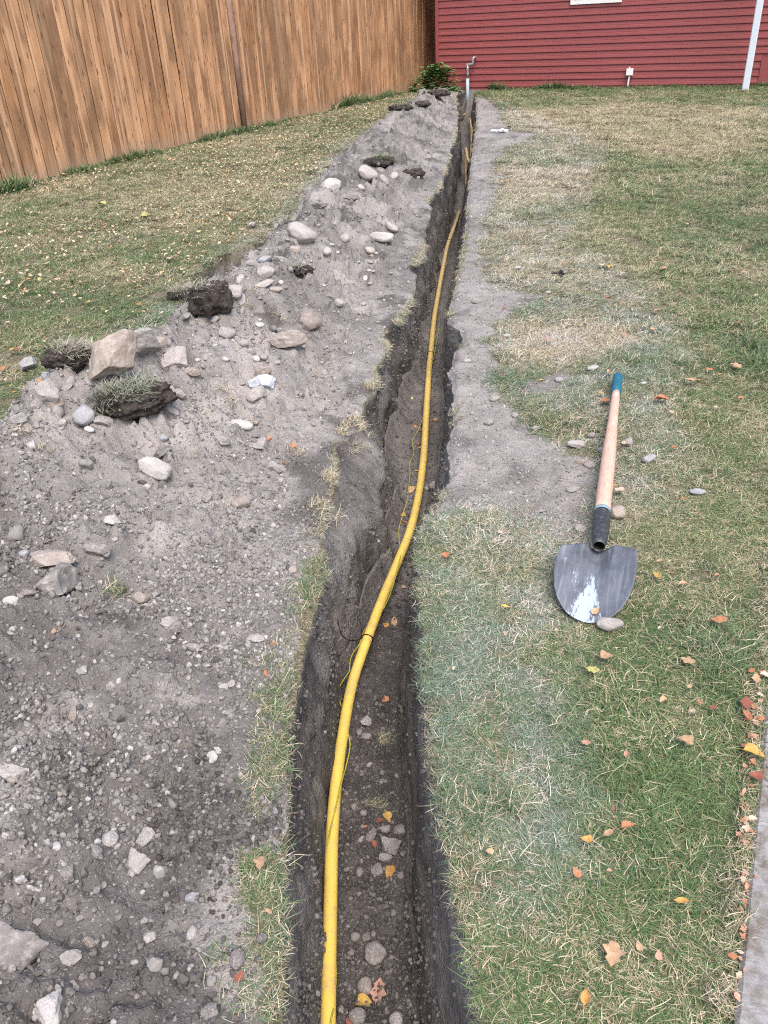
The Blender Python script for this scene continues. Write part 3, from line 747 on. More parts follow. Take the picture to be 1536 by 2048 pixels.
def scatter(name, P, Rot, S, idx, attrs, lib, label, kind='stuff'):
    me = bpy.data.meshes.new(name); P = np.asarray(P, np.float32); n = len(P)
    me.vertices.add(n); me.vertices.foreach_set('co', P.ravel())
    a = me.attributes.new('rot', 'FLOAT_VECTOR', 'POINT'); a.data.foreach_set('vector', np.asarray(Rot, np.float32).ravel())
    a = me.attributes.new('scl', 'FLOAT_VECTOR', 'POINT'); a.data.foreach_set('vector', np.asarray(S, np.float32).ravel())
    a = me.attributes.new('idx', 'INT', 'POINT'); a.data.foreach_set('value', np.asarray(idx, np.int32))
    for k, v in attrs.items():
        a = me.attributes.new(k, 'FLOAT', 'POINT'); a.data.foreach_set('value', np.asarray(v, np.float32))
    o = link(name, me)
    ng = bpy.data.node_groups.new(name + '_nodes', 'GeometryNodeTree')
    ng.interface.new_socket('Geometry', in_out='INPUT', socket_type='NodeSocketGeometry'); ng.interface.new_socket('Geometry', in_out='OUTPUT', socket_type='NodeSocketGeometry')
    N = ng.nodes; gi, go = N.new('NodeGroupInput'), N.new('NodeGroupOutput')
    ci = N.new('GeometryNodeCollectionInfo'); ci.inputs[0].default_value = lib; ci.inputs[1].default_value = True; ci.inputs[2].default_value = True
    ip = N.new('GeometryNodeInstanceOnPoints'); ip.inputs['Pick Instance'].default_value = True
    def na(nm, ty):
        q = N.new('GeometryNodeInputNamedAttribute'); q.data_type = ty; q.inputs[0].default_value = nm
        return [s for s in q.outputs if s.enabled][0]
    e2r = N.new('FunctionNodeEulerToRotation')
    ng.links.new(gi.outputs[0], ip.inputs['Points']); ng.links.new(ci.outputs[0], ip.inputs['Instance'])
    ng.links.new(na('idx', 'INT'), ip.inputs['Instance Index']); ng.links.new(na('rot', 'FLOAT_VECTOR'), e2r.inputs[0])
    ng.links.new(e2r.outputs[0], ip.inputs['Rotation']); ng.links.new(na('scl', 'FLOAT_VECTOR'), ip.inputs['Scale'])
    ng.links.new(ip.outputs[0], go.inputs[0])
    md = o.modifiers.new('scatter', 'NODES'); md.node_group = ng
    return tag(o, label, kind=kind)

def surf_z(x, y): return surf_h(x, y)

def lawn_points(n, x0, x1, y0, y1, seed):
    r = np.random.default_rng(seed)
    x = r.uniform(x0, x1, n); y = r.uniform(y0, y1, n)
    return x, y, r
def make_lawn(name, label, boxes, side, seed):
    P, Rt, S, ID, dr, du, to = [], [], [], [], [], [], []
    for bi, (x0, x1, y0, y1, dens, scl) in enumerate(boxes):
        n = int((x1 - x0) * (y1 - y0) * dens)
        x, y, r = lawn_points(n, x0, x1, y0, y1, seed + bi)
        eLy, eRy = edgeL(y), edgeR(y)
        ok = (x < eLy - .04) if side < 0 else (x > eRy + .022)
        ok &= (y < WY - .03) & (x > FX + .03) & ((x < .190 + .018 * vnoise(x * 0, y * 9, seed=9)) | (x > 1.40))
        ok |= (ok & False)
        x, y = x[ok], y[ok]
        so = soil_amount(x, y); u_ = r.uniform(0, 1, len(x))
        thin = 1 - .35 * dusty_amount(x, y)
        keep = (u_ > so * 1.06) & (r.uniform(0, 1, len(x)) < thin + .2) & (sdist(x, y, HOLE) < 0)
        keep |= (so > .9) & (u_ < .0015)
        x, y, so = x[keep], y[keep], so[keep]; n = len(x)
        z = surf_z(x, y)
        P.append(np.stack([x, y, z], -1)); Rt.append(np.stack([r.uniform(-.15, .15, n), r.uniform(-.15, .15, n), r.uniform(0, 6.28, n)], -1))
        tuft = sstep(.25, .5, fbm(x * 3.3, y * 3.3, o=2, seed=131))
        s = scl * r.uniform(.8, 1.25, n) * (1 + .35 * tuft) * (1 - .2 * so); S.append(np.stack([s, s, s * r.uniform(.5, .8, n) * np.where(y < 3, .85, 1)], -1))
        id_ = r.integers(0, 9, n); id_ = np.where(r.uniform(0, 1, n) < .05 + .22 * tuft, r.integers(9, 12, n), id_); ID.append(id_)
        dr.append(np.clip(dry_amount(x, y) + r.normal(0, .06, n), 0.04, .97)); du.append(np.clip(dusty_amount(x, y) * r.uniform(.1, 1.6, n) * (1 + 1.2 * fbm(x * 14, y * 14, o=2, seed=43)), 0, 1))
        to.append(np.clip(.35 + 1.1 * fbm(x * 2.1, y * 2.1, o=3, seed=133), 0, 1))
    cat_ = np.concatenate
    return scatter(name, cat_(P), cat_(Rt), cat_(S), cat_(ID), dict(dry=cat_(dr), dust=cat_(du), tone=cat_(to)), lib, label)
make_lawn('lawn_grass', 'patchy green and straw coloured mown grass right of the trench',
          [(-1.6, .24, .3, 2.6, 1500, .85), (-2.0, .24, 2.6, 4.2, 1000, .95), (-3.6, 1.0, 4.2, 8.0, 380, 1.2), (-6.8, 1.5, 8.0, 18.6, 190, 1.55), (1.4, 4, -.5, 8, 120, 1.4)], 1, 1000)
make_lawn('lawn_grass', 'mown lawn with scattered pale leaves between the fence and the dirt heap',
          [(-8.1, -2.3, 1.8, 4.2, 330, 1.15), (-8.1, -2.8, 4.2, 8.0, 270, 1.3), (-8.1, -3.8, 8.0, 18.6, 170, 1.6)], -1, 2000)

# turf strip along the near left rim + ragged turf fringes on both rims
def fringe():
    r = np.random.default_rng(5); P, Rt, S, ID, dr, du, to = [], [], [], [], [], [], []
    def put(x, y, z, rx, ry, rz, s, i, d, q, t):
        P.append((x, y, z)); Rt.append((rx, ry, rz)); S.append((s, s, s)); ID.append(i); dr.append(d); du.append(q); to.append(t)
    for k in range(420):                          # standing strip
        y = r.uniform(.35, 1.92); dens = .55 - .42 * math.exp(-((y - 1.08) / .16) ** 2) + .9 * vnoise(np.array([y * 6]), np.array([0.]), seed=141)[0]
        if r.uniform() > dens + .5 * (y < .8): continue
        u_ = abs(r.normal(.022, .028)); x = edgeL(np.array([y]))[0] - u_ - .032
        if u_ > .11: continue
        if r.uniform() < min(.72, float(soil_amount(np.array([x]), np.array([y]))[0])): continue
        put(x, y, float(surf_z(np.array([x]), np.array([y]))[0]) + .0, r.uniform(-.2, .2), r.uniform(-.1, .35), r.uniform(0, 6.28), r.uniform(.35, .95), r.integers(0, 12), r.uniform(.2, .6), r.uniform(0, .25), r.uniform(.1, .7))
    for k in range(330):                           # blades flopping over the concrete edge
        y = r.uniform(.3, 4.5)
        if vnoise(np.array([y * 7]), np.array([7.]), seed=144)[0] < -.35: continue
        put(.172 + r.uniform(-.012, .016), y, .004, 0, r.uniform(.2, .8), r.uniform(-.5, .5), r.uniform(.5, .9), r.integers(0, 12), r.uniform(.4, .9), r.uniform(0, .3), .4)
    for k in range(2200):                          # overhanging fringe, thinner with distance
        y = .4 + 17.5 * r.uniform() ** 2.0; s = -1 if r.uniform() < .5 else 1
        if s < 0 and y > 2.2 and vnoise(np.array([y * 3.0]), np.array([1.]), seed=142)[0] < .05: continue
        if s > 0 and y > 2.4 and vnoise(np.array([y * 3.0]), np.array([3.]), seed=143)[0] < -.1: continue
        e_ = (edgeL if s < 0 else edgeR)(np.array([y]))[0]
        x = e_ + s * (r.uniform(.006, .03) + (.022 if s < 0 and y < 2 else 0)); z_ = -.008 - r.uniform(0, .015)
        tilt = r.uniform(.1, .7)                  # lean over the void (towards +x on the left rim, -x on the right one)
        put(x, y, z_, 0, -s * tilt, r.uniform(-.5, .5), r.uniform(.35, .7) * (1 + y * .03), r.integers(9, 12) if r.uniform() < .5 else r.integers(0, 9), r.uniform(.45, .95), r.uniform(.1, .6) if y > 2 else r.uniform(0, .3), r.uniform(0, .5))
    scatter('edge_grass', P, Rt, S, ID, dict(dry=dr, dust=du, tone=to), lib, 'ragged green and straw turf fringe hanging over both rims of the trench')
fringe()
def weeds():
    r = np.random.default_rng(6); P, Rt, S, ID = [], [], [], []
    for k in range(1100):
        if r.uniform() < .62:
            y = r.uniform(5.5, 18.5); x = FX + .05 + abs(r.normal(0, .05)); s = r.uniform(.25, .6) * (.5 + .9 * max(0, vnoise(np.array([y * 1.1]), np.array([0.]), seed=151)[0] + .35))
        else:
            x = r.uniform(-7.3, 1.5); y = WY - .05 - abs(r.normal(0, .07)); s = r.uniform(.35, .7) * (.6 + .9 * max(0, vnoise(np.array([x * 1.6]), np.array([0.]), seed=152)[0] + .3))
        if edgeL(np.array([y]))[0] - .05 < x < edgeR(np.array([y]))[0] + .05: continue
        P.append((x, y, 0)); Rt.append((r.uniform(-.2, .2), r.uniform(-.2, .2), r.uniform(0, 6))); S.append((s, s, s)); ID.append(r.integers(12, 14))
    for (a, b, n, sp, sz) in ((650, 212, 60, .16, 1.3), (733, 196, 14, .05, 1.0), (690, 205, 30, .2, .8), (10, 385, 30, .12, 1.2), (155, 348, 12, .07, .8)):
        g = gp(a, b)
        for k in range(n):
            P.append((max(g[0] + r.normal(0, sp), FX + .06), g[1] + r.normal(0, sp * 1.6), 0)); Rt.append((r.uniform(-.3, .3), r.uniform(-.3, .3), r.uniform(0, 6))); s = sz * r.uniform(.6, 1.1); S.append((s, s, s)); ID.append(r.integers(12, 14))
    n = len(P)
    scatter('weeds', P, Rt, S, ID, dict(dry=np.full(n, .06), dust=np.zeros(n), tone=r.uniform(.5, 1, n)), lib, 'dark green weeds and long grass growing along the foot of the fence and wall')
weeds()

# ------------------------------------------------------------------ rocks
def ico(sub):
    t_ = (1 + 5 ** .5) / 2
    v = [(-1, t_, 0), (1, t_, 0), (-1, -t_, 0), (1, -t_, 0), (0, -1, t_), (0, 1, t_), (0, -1, -t_), (0, 1, -t_), (t_, 0, -1), (t_, 0, 1), (-t_, 0, -1), (-t_, 0, 1)]
    f = [(0, 11, 5), (0, 5, 1), (0, 1, 7), (0, 7, 10), (0, 10, 11), (1, 5, 9), (5, 11, 4), (11, 10, 2), (10, 7, 6), (7, 1, 8), (3, 9, 4), (3, 4, 2), (3, 2, 6), (3, 6, 8), (3, 8, 9), (4, 9, 5), (2, 4, 11), (6, 2, 10), (8, 6, 7), (9, 8, 1)]
    v = [np.array(a, float) / np.linalg.norm(a) for a in v]
    for _ in range(sub):
        c = {}; nf = []
        def mid(a, b):
            k = (min(a, b), max(a, b))
            if k not in c: m_ = v[a] + v[b]; v.append(m_ / np.linalg.norm(m_)); c[k] = len(v) - 1
            return c[k]
        for a, b, d_ in f:
            p_, q_, r_ = mid(a, b), mid(b, d_), mid(d_, a); nf += [(a, p_, r_), (b, q_, p_), (d_, r_, q_), (p_, q_, r_)]
        f = nf
    return np.array(v), np.array(f)
I1, I2, I3, I4 = ico(1), ico(2), ico(3), ico(4)
def rock_mesh(name, kind, seed, base=I3, mat=None):
    r = np.random.default_rng(seed); v = base[0].copy()
    if kind == 'round':
        v = v * (1 + .16 * fbm(v[:, 0] * 1.1 + seed, v[:, 1] * 1.1, v[:, 2] * 1.1, o=2, seed=seed))[:, None]
        v = v * (1 + .05 * fbm(v[:, 0] * 4 + seed, v[:, 1] * 5, v[:, 2] * 5, o=2, seed=seed))[:, None]
        for k in range(3):
            n_ = r.normal(size=3); n_ /= np.linalg.norm(n_); d_ = r.uniform(.72, .9); e_ = v @ n_ - d_; v = v - np.clip(e_, 0, 9)[:, None] * n_ * .75
    else:
        for k in range(15 if kind == 'angular' else 9):
            n_ = r.normal(size=3); n_ /= np.linalg.norm(n_); d_ = r.uniform(.42, .8); e_ = v @ n_ - d_; v = v - np.clip(e_, 0, 9)[:, None] * n_
        am = .10 if kind == 'angular' else .20
        v = v * (1 + am * fbm(v[:, 0] * 4 + seed, v[:, 1] * 4, v[:, 2] * 4, o=3, seed=seed))[:, None]
    lo, hi = v.min(0), v.max(0); v = (v - (lo + hi) / 2) / (hi - lo)       # fits a unit box
    return mesh_np(name, v, base[1], mat or M['rock'], kind != 'angular' or False)
ROUND = [rock_mesh('round_stone', 'round', 10 + k) for k in range(8)]
ANG = [rock_mesh('jagged_stone', 'angular', 30 + k) for k in range(7)]
CLODM = [rock_mesh('clod', 'clod', 50 + k) for k in range(5)]
SMALL = [rock_mesh('pebble', 'round', 70 + k, I2) for k in range(6)]
camR = Vector(RW @ np.array([1.0, 0, 0])); view_yaw = math.atan2(camR.y, camR.x)
TONES = dict(white=(.56, .53, .51), pale=(.43, .40, .38), grey=(.30, .28, .27), dark=(.155, .148, .145), tan=(.36, .30, .25), brown=(.24, .195, .17), blue=(.34, .36, .39), bluewhite=(.62, .69, .78), damp=(.085, .076, .073), dampgrey=(.16, .15, .145))
def rock(name, px, py, w, h, kind, tone, label, group=None, ang=0, cat='rock', sink=.22, standing=False, k=None):
    loc, nor = hit(px, py + h * (.40 if standing else .18))
    W = msize(loc, w); Hh = msize(loc, h)
    D = Hh * (1.1 if not standing else .7); Z = (min(W * .9, Hh) * .82 if not standing else Hh * 1.08)
    me = {'round': ROUND, 'angular': ANG, 'clod': CLODM, 'small': SMALL}[kind]
    sink = .14 if standing else sink
    me = me[(k if k is not None else random.randrange(99)) % len(me)]
    o = link(name, me); o.scale = (W, max(D, W * .45), max(Z, W * .32)) if not standing else (W, D, Z)
    q = nor.to_track_quat('Z', 'Y').to_matrix().to_3x3() if nor.z > .5 else Matrix.Identity(3)
    yaw = Matrix.Rotation(view_yaw + math.radians(-ang) + random.uniform(-.12, .12), 3, 'Z')
    tl_ = Matrix.Rotation(random.uniform(-.15, .15), 3, 'X')
    nn = Vector((0, 0, 1)).lerp(nor, .6).normalized(); q = Vector((0, 0, 1)).rotation_difference(nn).to_matrix()
    o.rotation_euler = (q @ yaw @ tl_).to_euler()
    gr_ = float(soil_amount(np.array([loc.x]), np.array([loc.y]))[0]) < .5 and loc.z > -.1
    if gr_: o.location = loc + Vector((0, 0, o.scale[2] * .5 + .006))
    else: o.location = loc + Vector((0, 0, o.scale[2] * (.5 - sink)))
    c = TONES[tone]; j = random.uniform(.9, 1.1); o.color = (c[0] * j, c[1] * j, c[2] * j, 1)
    return tag(o, label, cat, group)

RK = [
 # heap, big ones
 (236, 710, 88, 118, 'angular', 'tan', 'biggest tan-grey jagged rock standing at the lawn edge of the heap', 0, 1),
 (294, 682, 56, 66, 'angular', 'grey', 'grey jagged rock leaning just behind the biggest tan rock', 0, 1),
 (352, 722, 58, 52, 'angular', 'pale', 'pale chunky rock right of the two standing jagged rocks', 0, 0),
 (58, 735, 34, 34, 'angular', 'blue', 'bluish angular rock lying alone on the left lawn', 0, 0),
 (92, 752, 18, 16, 'angular', 'blue', 'small bluish stone between the lone lawn rock and the heap', 0, 0),
 (103, 783, 46, 58, 'angular', 'pale', 'pale upright broken rock at the left lawn edge of the heap', 0, 1),
 (110, 806, 36, 30, 'angular', 'tan', 'tan flat-faced stone leaning on the pale upright rock', 0, 0),
 (72, 812, 40, 24, 'angular', 'grey', 'low grey rock half buried at the left tip of the heap', 0, 0),
 (168, 831, 44, 48, 'round', 'blue', 'smooth grey-blue stone below the grassy sod clump', -40, 0),
 (205, 842, 46, 26, 'angular', 'grey', 'flat grey slab tucked under the grassy sod clump', 0, 0),
 (620, 645, 46, 46, 'round', 'brown', 'round brown boulder in the middle of the heap', 0, 0),
 (575, 682, 84, 42, 'angular', 'brown', 'broad brown slab half buried before the round brown boulder', 0, 0),
 (455, 668, 36, 26, 'round', 'grey', 'grey round stone near the crest above the pale chunky rock', 0, 0),
 (488, 687, 21, 15, 'round', 'pale', 'small pale oval stone above the group of three pebbles', 0, 0),
 (415, 712, 24, 13, 'angular', 'white', 'white flat chip right of the pale chunky rock', 20, 0),
 (450, 718, 18, 11, 'round', 'white', 'small white oval chip beside the white flat chip', 25, 0),
 (530, 764, 42, 30, 'angular', 'bluewhite', 'broken blue-white stone with sharp faces on the heap', -10, 0),
 (508, 765, 26, 28, 'angular', 'bluewhite', 'left half of the broken blue-white stone', 0, 0),
 (512, 790, 42, 28, 'angular', 'grey', 'grey wedge-shaped stone just under the broken blue-white stone', -30, 0),
 (524, 745, 42, 26, 'round', 'brown', 'dusty brown stone just above the broken blue-white stone', 0, 0),
 (480, 850, 54, 22, 'round', 'white', 'long white oval stone below the grey wedge-shaped stone', 8, 0),
 (310, 936, 68, 38, 'round', 'white', 'big pale oval boulder resting on the slope of the heap', 10, 0),
 (325, 906, 58, 12, 'angular', 'dark', 'thin dark slate behind the big pale oval boulder', 8, 0),
 (329, 876, 18, 14, 'round', 'blue', 'small blue-grey disc stone above the big pale oval boulder', 0, 0),
 (487, 1000, 30, 44, 'round', 'brown', 'upright brownish oval stone between the big boulder and the trench', 70, 0),
 (414, 993, 24, 22, 'angular', 'grey', 'squarish grey stone left of the upright brownish oval stone', 0, 0),
 (447, 882, 28, 18, 'angular', 'grey', 'grey triangular stone left of the stacked slates', 0, 0),
 (352, 785, 46, 12, 'angular', 'grey', 'flat grey slate just right of the grassy sod clump', 5, 0),
 (345, 822, 34, 14, 'angular', 'pale', 'pale sharp stone at the foot of the grassy sod clump', 5, 0),
 (505, 870, 30, 8, 'angular', 'dark', 'upper thin slate of the pair left of the brown curled leaf', 5, 0),
 (483, 884, 26, 8, 'angular', 'grey', 'lower thin slate of the pair under the long white oval stone', 18, 0),
 (524, 884, 22, 28, 'angular', 'grey', 'pointed grey stone beside the brown curled leaf', 0, 0),
 (512, 892, 38, 14, 'angular', 'grey', 'flat grey stone under the pointed grey stone', 8, 0),
 (225, 1040, 38, 26, 'angular', 'white', 'white heart-shaped stone on the near slope of the heap', 0, 0),
 (196, 1098, 56, 28, 'angular', 'dark', 'dark grey angular stone above the biggest dark jagged rock', 5, 0),
 (105, 1118, 98, 38, 'angular', 'tan', 'long tan rough rock on the near left of the heap', 8, 0),
 (120, 1163, 92, 74, 'angular', 'dark', 'biggest dark jagged rock on the near left of the heap', -35, 0),
 (60, 1185, 40, 26, 'angular', 'brown', 'brown rock left of the biggest dark jagged rock', -30, 0),
 (22, 1202, 30, 22, 'angular', 'white', 'white lumpy stone at the left edge near the dark jagged rock', 0, 0),
 (48, 1108, 26, 18, 'round', 'blue', 'grey-blue stone left of the long tan rough rock', 0, 0),
 (283, 1195, 32, 26, 'round', 'tan', 'tan rounded stone right of the little green grass tuft', 20, 0),
 (345, 1250, 50, 34, 'clod', 'grey', 'large grey earth clod below the tan rounded stone', 0, 0),
 (222, 1675, 32, 32, 'round', 'white', 'white egg-shaped stone left of the pale crumbling clods', 0, 0),
 (291, 1673, 42, 34, 'angular', 'pale', 'pale angular clod right of the white egg-shaped stone', -30, 0),
 (280, 1716, 50, 50, 'clod', 'pale', 'largest pale crumbling clod in the near dark soil', 0, 0),
 (266, 1744, 20, 18, 'clod', 'pale', 'small pale clod touching the foot of the largest pale clod', 0, 0),
 (143, 1915, 42, 28, 'angular', 'pale', 'pale block-shaped stone above the big white rock', -15, 0),
 (98, 2012, 64, 70, 'clod', 'white', 'big white rough rock near the lower left of the heap', 0, 0),
 (18, 1546, 78, 42, 'clod', 'pale', 'pale flat-topped clod at the left border of the heap', 0, 0),
 (300, 1874, 28, 24, 'angular', 'pale', 'pale stone with dark specks in the near crumbly soil', 0, 0),
 (384, 1864, 20, 26, 'angular', 'white', 'white pointed stone near the turf strip', 0, 0),
 (385, 1793, 30, 18, 'round', 'blue', 'lilac-grey oval pebble near the turf strip', 0, 0),
 (151, 1970, 30, 20, 'clod', 'pale', 'pale clod right of the big white rough rock', 0, 0),
 (420, 2020, 38, 28, 'clod', 'dark', 'dark clod beside the turf strip at the near end', 0, 0),
 (180, 1883, 30, 20, 'clod', 'tan', 'tan clod above the pale block-shaped stone', 0, 0),
 (40, 1885, 130, 100, 'clod', 'dampgrey', 'very large dark lump of earth at the near left border', 0, 0),
 (130, 1745, 50, 34, 'clod', 'dampgrey', 'large dark clod left of the pale crumbling clods', 0, 0),
 (190, 1700, 44, 30, 'clod', 'dampgrey', 'dark flat clod under the white egg-shaped stone', 0, 0),
 (425, 1512, 22, 24, 'angular', 'white', 'white angular pebble in bare soil near the turf strip', 0, 0),
 (388, 1295, 40, 20, 'clod', 'pale', 'pale crumbled clod in the middle of the near soil', 0, 0),
 (165, 1340, 26, 18, 'clod', 'pale', 'pale round clod on the left of the near soil', 0, 0),
 (148, 1425, 26, 28, 'angular', 'tan', 'tan stone in the rough soil left of the middle', 0, 0),
 (462, 1367, 18, 18, 'angular', 'white', 'white pebble beside the turf strip, right one of two', 0, 0),
 (447, 1373, 20, 14, 'angular', 'pale', 'pale pebble beside the turf strip, left one of two', 0, 0),
 (512, 1277, 36, 20, 'clod', 'pale', 'pale clod against the turf strip', 0, 0),
 (476, 1916, 32, 38, 'round', 'dark', 'smooth dark grey stone sunk in the turf strip', 0, 0),
 (525, 1880, 22, 18, 'round', 'dark', 'small dark stone in the turf strip above the smooth one', 0, 0),
 (585, 1139, 20, 20, 'angular', 'tan', 'tan pebble at the top of the turf strip', 0, 0),
 (38, 838, 34, 26, 'angular', 'grey', 'grey broken rock at the very left where heap meets lawn', 0, 0),
 (62, 862, 26, 20, 'angular', 'tan', 'tan chip below the grey broken rock at the far left', 0, 0),
 (135, 775, 24, 20, 'angular', 'grey', 'small grey rock right of the pale upright broken rock', 0, 0),
 (150, 800, 20, 16, 'clod', 'grey', 'grey lump between the pale upright rock and the grassy sod', 0, 0),
 (185, 762, 30, 22, 'clod', 'grey', 'grey lump at the foot of the biggest tan rock', 0, 0),
 (320, 690, 30, 34, 'angular', 'tan', 'tan narrow rock right of the grey leaning jagged rock', 0, 1),
 (385, 745, 34, 20, 'clod', 'brown', 'dusty brown lump below the pale chunky rock', 0, 0),
 (430, 640, 22, 15, 'angular', 'grey', 'grey chip on the crest before the cut sod block', 0, 0),
 (505, 527, 26, 18, 'round', 'grey', 'grey stone behind the pale rounded stone at the hollow', 0, 0),
 (560, 520, 30, 22, 'clod', 'grey', 'dusty lump between the pale boulder and the sod hollow', 0, 0),
 (590, 500, 24, 16, 'round', 'tan', 'tan stone before the broad pale boulder', 0, 0),
 (640, 410, 34, 16, 'clod', 'dark', 'dark crumbled earth lump below the large pale far boulder', 0, 0),
 (700, 395, 40, 14, 'clod', 'dark', 'dark crumbled earth under the far boulders', 0, 0),
 (640, 750, 26, 14, 'clod', 'brown', 'brown lump on the heap between blue stone and trench', 0, 0),
 (555, 935, 44, 22, 'clod', 'grey', 'flat grey lump of earth near the trench bank', 0, 0),
 # upper heap
 (662, 374, 44, 34, 'round', 'white', 'large pale boulder at the lawn edge of the far heap', 0, 0),
 (736, 350, 42, 30, 'round', 'pale', 'pale boulder just before the far grassy sod clump', 0, 0),
 (722, 376, 15, 14, 'round', 'white', 'small white stone under the pale boulder of the far heap', 0, 0),
 (768, 361, 26, 18, 'round', 'grey', 'grey stone right of the pale boulder of the far heap', 0, 0),
 (789, 352, 18, 22, 'round', 'pale', 'pale stone beside the dark hollow in the far heap', 0, 0),
 (762, 475, 56, 24, 'round', 'white', 'large smooth white oval stone tilted on the middle heap', 35, 0),
 (783, 455, 34, 14, 'round', 'pale', 'slimmer pale oval stone just behind the large white oval stone', 35, 0),
 (740, 502, 22, 16, 'round', 'pale', 'pale stone in front of the large white oval stone', 0, 0),
 (604, 470, 62, 42, 'round', 'pale', 'broad pale boulder at the far end of the dark sod hollow', 0, 0),
 (690, 478, 22, 18, 'round', 'pale', 'pale stone left of the large white oval stone', 0, 0),
 (655, 504, 18, 16, 'round', 'white', 'white pebble right of the broad pale boulder', 0, 0),
 (505, 453, 15, 12, 'round', 'grey', 'small grey stone lying on the grass behind the sod hollow', 0, 0),
 (530, 520, 30, 16, 'round', 'blue', 'blue-grey stone at the rim of the dark sod hollow', 0, 0),
 (532, 545, 36, 26, 'round', 'pale', 'pale rounded stone in front of the dark sod hollow', 0, 0),
 (527, 568, 42, 16, 'angular', 'pale', 'flat pale slab under the pale rounded stone', -10, 0),
 (471, 583, 30, 30, 'round', 'pale', 'pale stone stuck in the sod beside the cut sod block', 0, 0),
 (553, 580, 28, 14, 'round', 'tan', 'tan oval stone in front of the sod hollow', -20, 0),
 (409, 622, 16, 11, 'round', 'pale', 'pale pebble at the foot of the cut sod block', 0, 0),
 (520, 651, 20, 15, 'round', 'white', 'white pebble in the middle of the heap left of the brown boulder', 0, 0),
 (678, 606, 20, 17, 'round', 'pale', 'pale pebble behind the round brown boulder', 0, 0),
 (731, 557, 12, 17, 'round', 'white', 'white upright pebble near the trench rim', 0, 0),
 (510, 690, 0, 0, None, None, None, 0, 0),
 # right strip
 (953, 602, 20, 15, 'round', 'grey', 'round grey pebble at the outer edge of the bare strip', 0, 0),
 (934, 722, 18, 10, 'round', 'pale', 'pale flat pebble in the bare strip beside the notch', 0, 0),
 (1013, 675, 18, 9, 'round', 'pale', 'pale flat pebble on the dry yellow grass patch', 0, 0),
 (1185, 741, 24, 12, 'round', 'pale', 'pale pebble on the grass above the dark soil spot', 0, 0),
 (1117, 760, 17, 15, 'round', 'grey', 'grey pebble inside the dark soil spot', 0, 0),
 (988, 798, 18, 16, 'round', 'grey', 'grey pebble on the bare strip below the dark soil spot', 0, 0),
 (1030, 831, 14, 15, 'round', 'grey', 'small egg-shaped pebble between two flat ones on the strip', 0, 0),
 (978, 845, 20, 15, 'round', 'grey', 'dusty brown pebble left of the egg-shaped pebble', 0, 0),
 (1072, 856, 20, 12, 'round', 'grey', 'flat grey pebble right of the egg-shaped pebble', 0, 0),
 (1285, 770, 16, 7, 'round', 'white', 'white sliver pebble in the grass right of the shovel grip', 0, 0),
 (1255, 889, 20, 19, 'round', 'grey', 'round grey stone just right of the shovel handle', 0, 0),
 (1150, 893, 34, 17, 'angular', 'pale', 'flat pointed stone left of the middle of the shovel handle', 10, 0),
 (1203, 904, 14, 20, 'round', 'grey', 'grey stone touching the left side of the shovel handle', 0, 0),
 (1182, 875, 17, 12, 'round', 'grey', 'small grey stone above the flat pointed stone', 0, 0),
 (1163, 924, 24, 16, 'round', 'tan', 'dusty tan stone, left of a touching pair', 0, 0),
 (1179, 931, 24, 16, 'round', 'grey', 'grey stone, right of a touching pair', 0, 0),
 (1143, 980, 26, 17, 'angular', 'grey', 'grey wedge stone on the bare strip left of the shovel', 25, 0),
 (1082, 1022, 28, 14, 'angular', 'grey', 'flat grey stone at the near end of the bare strip', -25, 0),
 (1233, 1030, 34, 36, 'round', 'tan', 'large round stone touching the right side of the shovel socket', 0, 0),
 (1161, 1056, 26, 20, 'round', 'pale', 'pale round stone left of the shovel socket', 0, 0),
 (1173, 1066, 9, 9, 'small', 'grey', 'tiny pebble beside the pale round stone', 0, 0),
 (1158, 1045, 10, 6, 'small', 'pale', 'tiny pale pebble behind the pale round stone', 0, 0),
 (1296, 923, 26, 22, 'angular', 'blue', 'grey angular stone on the grass right of the shovel', 20, 0),
 (1394, 988, 32, 15, 'round', 'blue', 'smooth oval grey pebble alone far right in the grass', 8, 0),
 (1218, 1256, 54, 30, 'round', 'pale', 'long smooth river stone resting at the tip of the shovel blade', 12, 0),
 (1035, 539, 16, 8, 'round', 'pale', 'pale pebble in the grass left of the black peg', 0, 0),
 (1097, 587, 12, 5, 'round', 'white', 'white sliver below the black peg', 0, 0),
 # trench
 (752, 1905, 46, 42, 'round', 'dampgrey', 'biggest round stone on the trench floor near the end', 0, 0),
 (733, 1443, 24, 20, 'angular', 'grey', 'whitish stone on the trench floor beside the pipe bend', 0, 0),
 (733, 1472, 22, 17, 'round', 'dampgrey', 'dark round stone under the whitish one on the trench floor', 0, 0),
 (719, 1464, 15, 15, 'round', 'dampgrey', 'small dark stone left of the dark round one by the pipe', 0, 0),
 (738, 1529, 13, 12, 'angular', 'grey', 'pale chip on the trench floor below the root tuft', 0, 0),
 (764, 1563, 14, 9, 'angular', 'dampgrey', 'small slanted grey chip in the trench floor', -30, 0),
 (707, 1613, 15, 15, 'round', 'dampgrey', 'round grey stone on the trench floor close to the pipe', 0, 0),
 (727, 1625, 15, 14, 'round', 'dampgrey', 'round stone right of the one closest to the pipe', 0, 0),
 (770, 1658, 24, 15, 'round', 'grey', 'light speckled stone above the rough round trench stone', 0, 0),
 (802, 1660, 32, 22, 'round', 'dampgrey', 'brownish stone against the right trench side', 10, 0),
 (783, 1686, 46, 42, 'clod', 'dampgrey', 'rough round stone in the pile on the trench floor', 0, 0),
 (741, 1667, 27, 30, 'angular', 'damp', 'dark slab leaning in the pile on the trench floor', 0, 0),
 (722, 1677, 15, 14, 'angular', 'grey', 'small whitish stone at the left of the stone pile', 0, 0),
 (771, 1714, 28, 17, 'round', 'grey', 'light oval stone below the rough round trench stone', 0, 0),
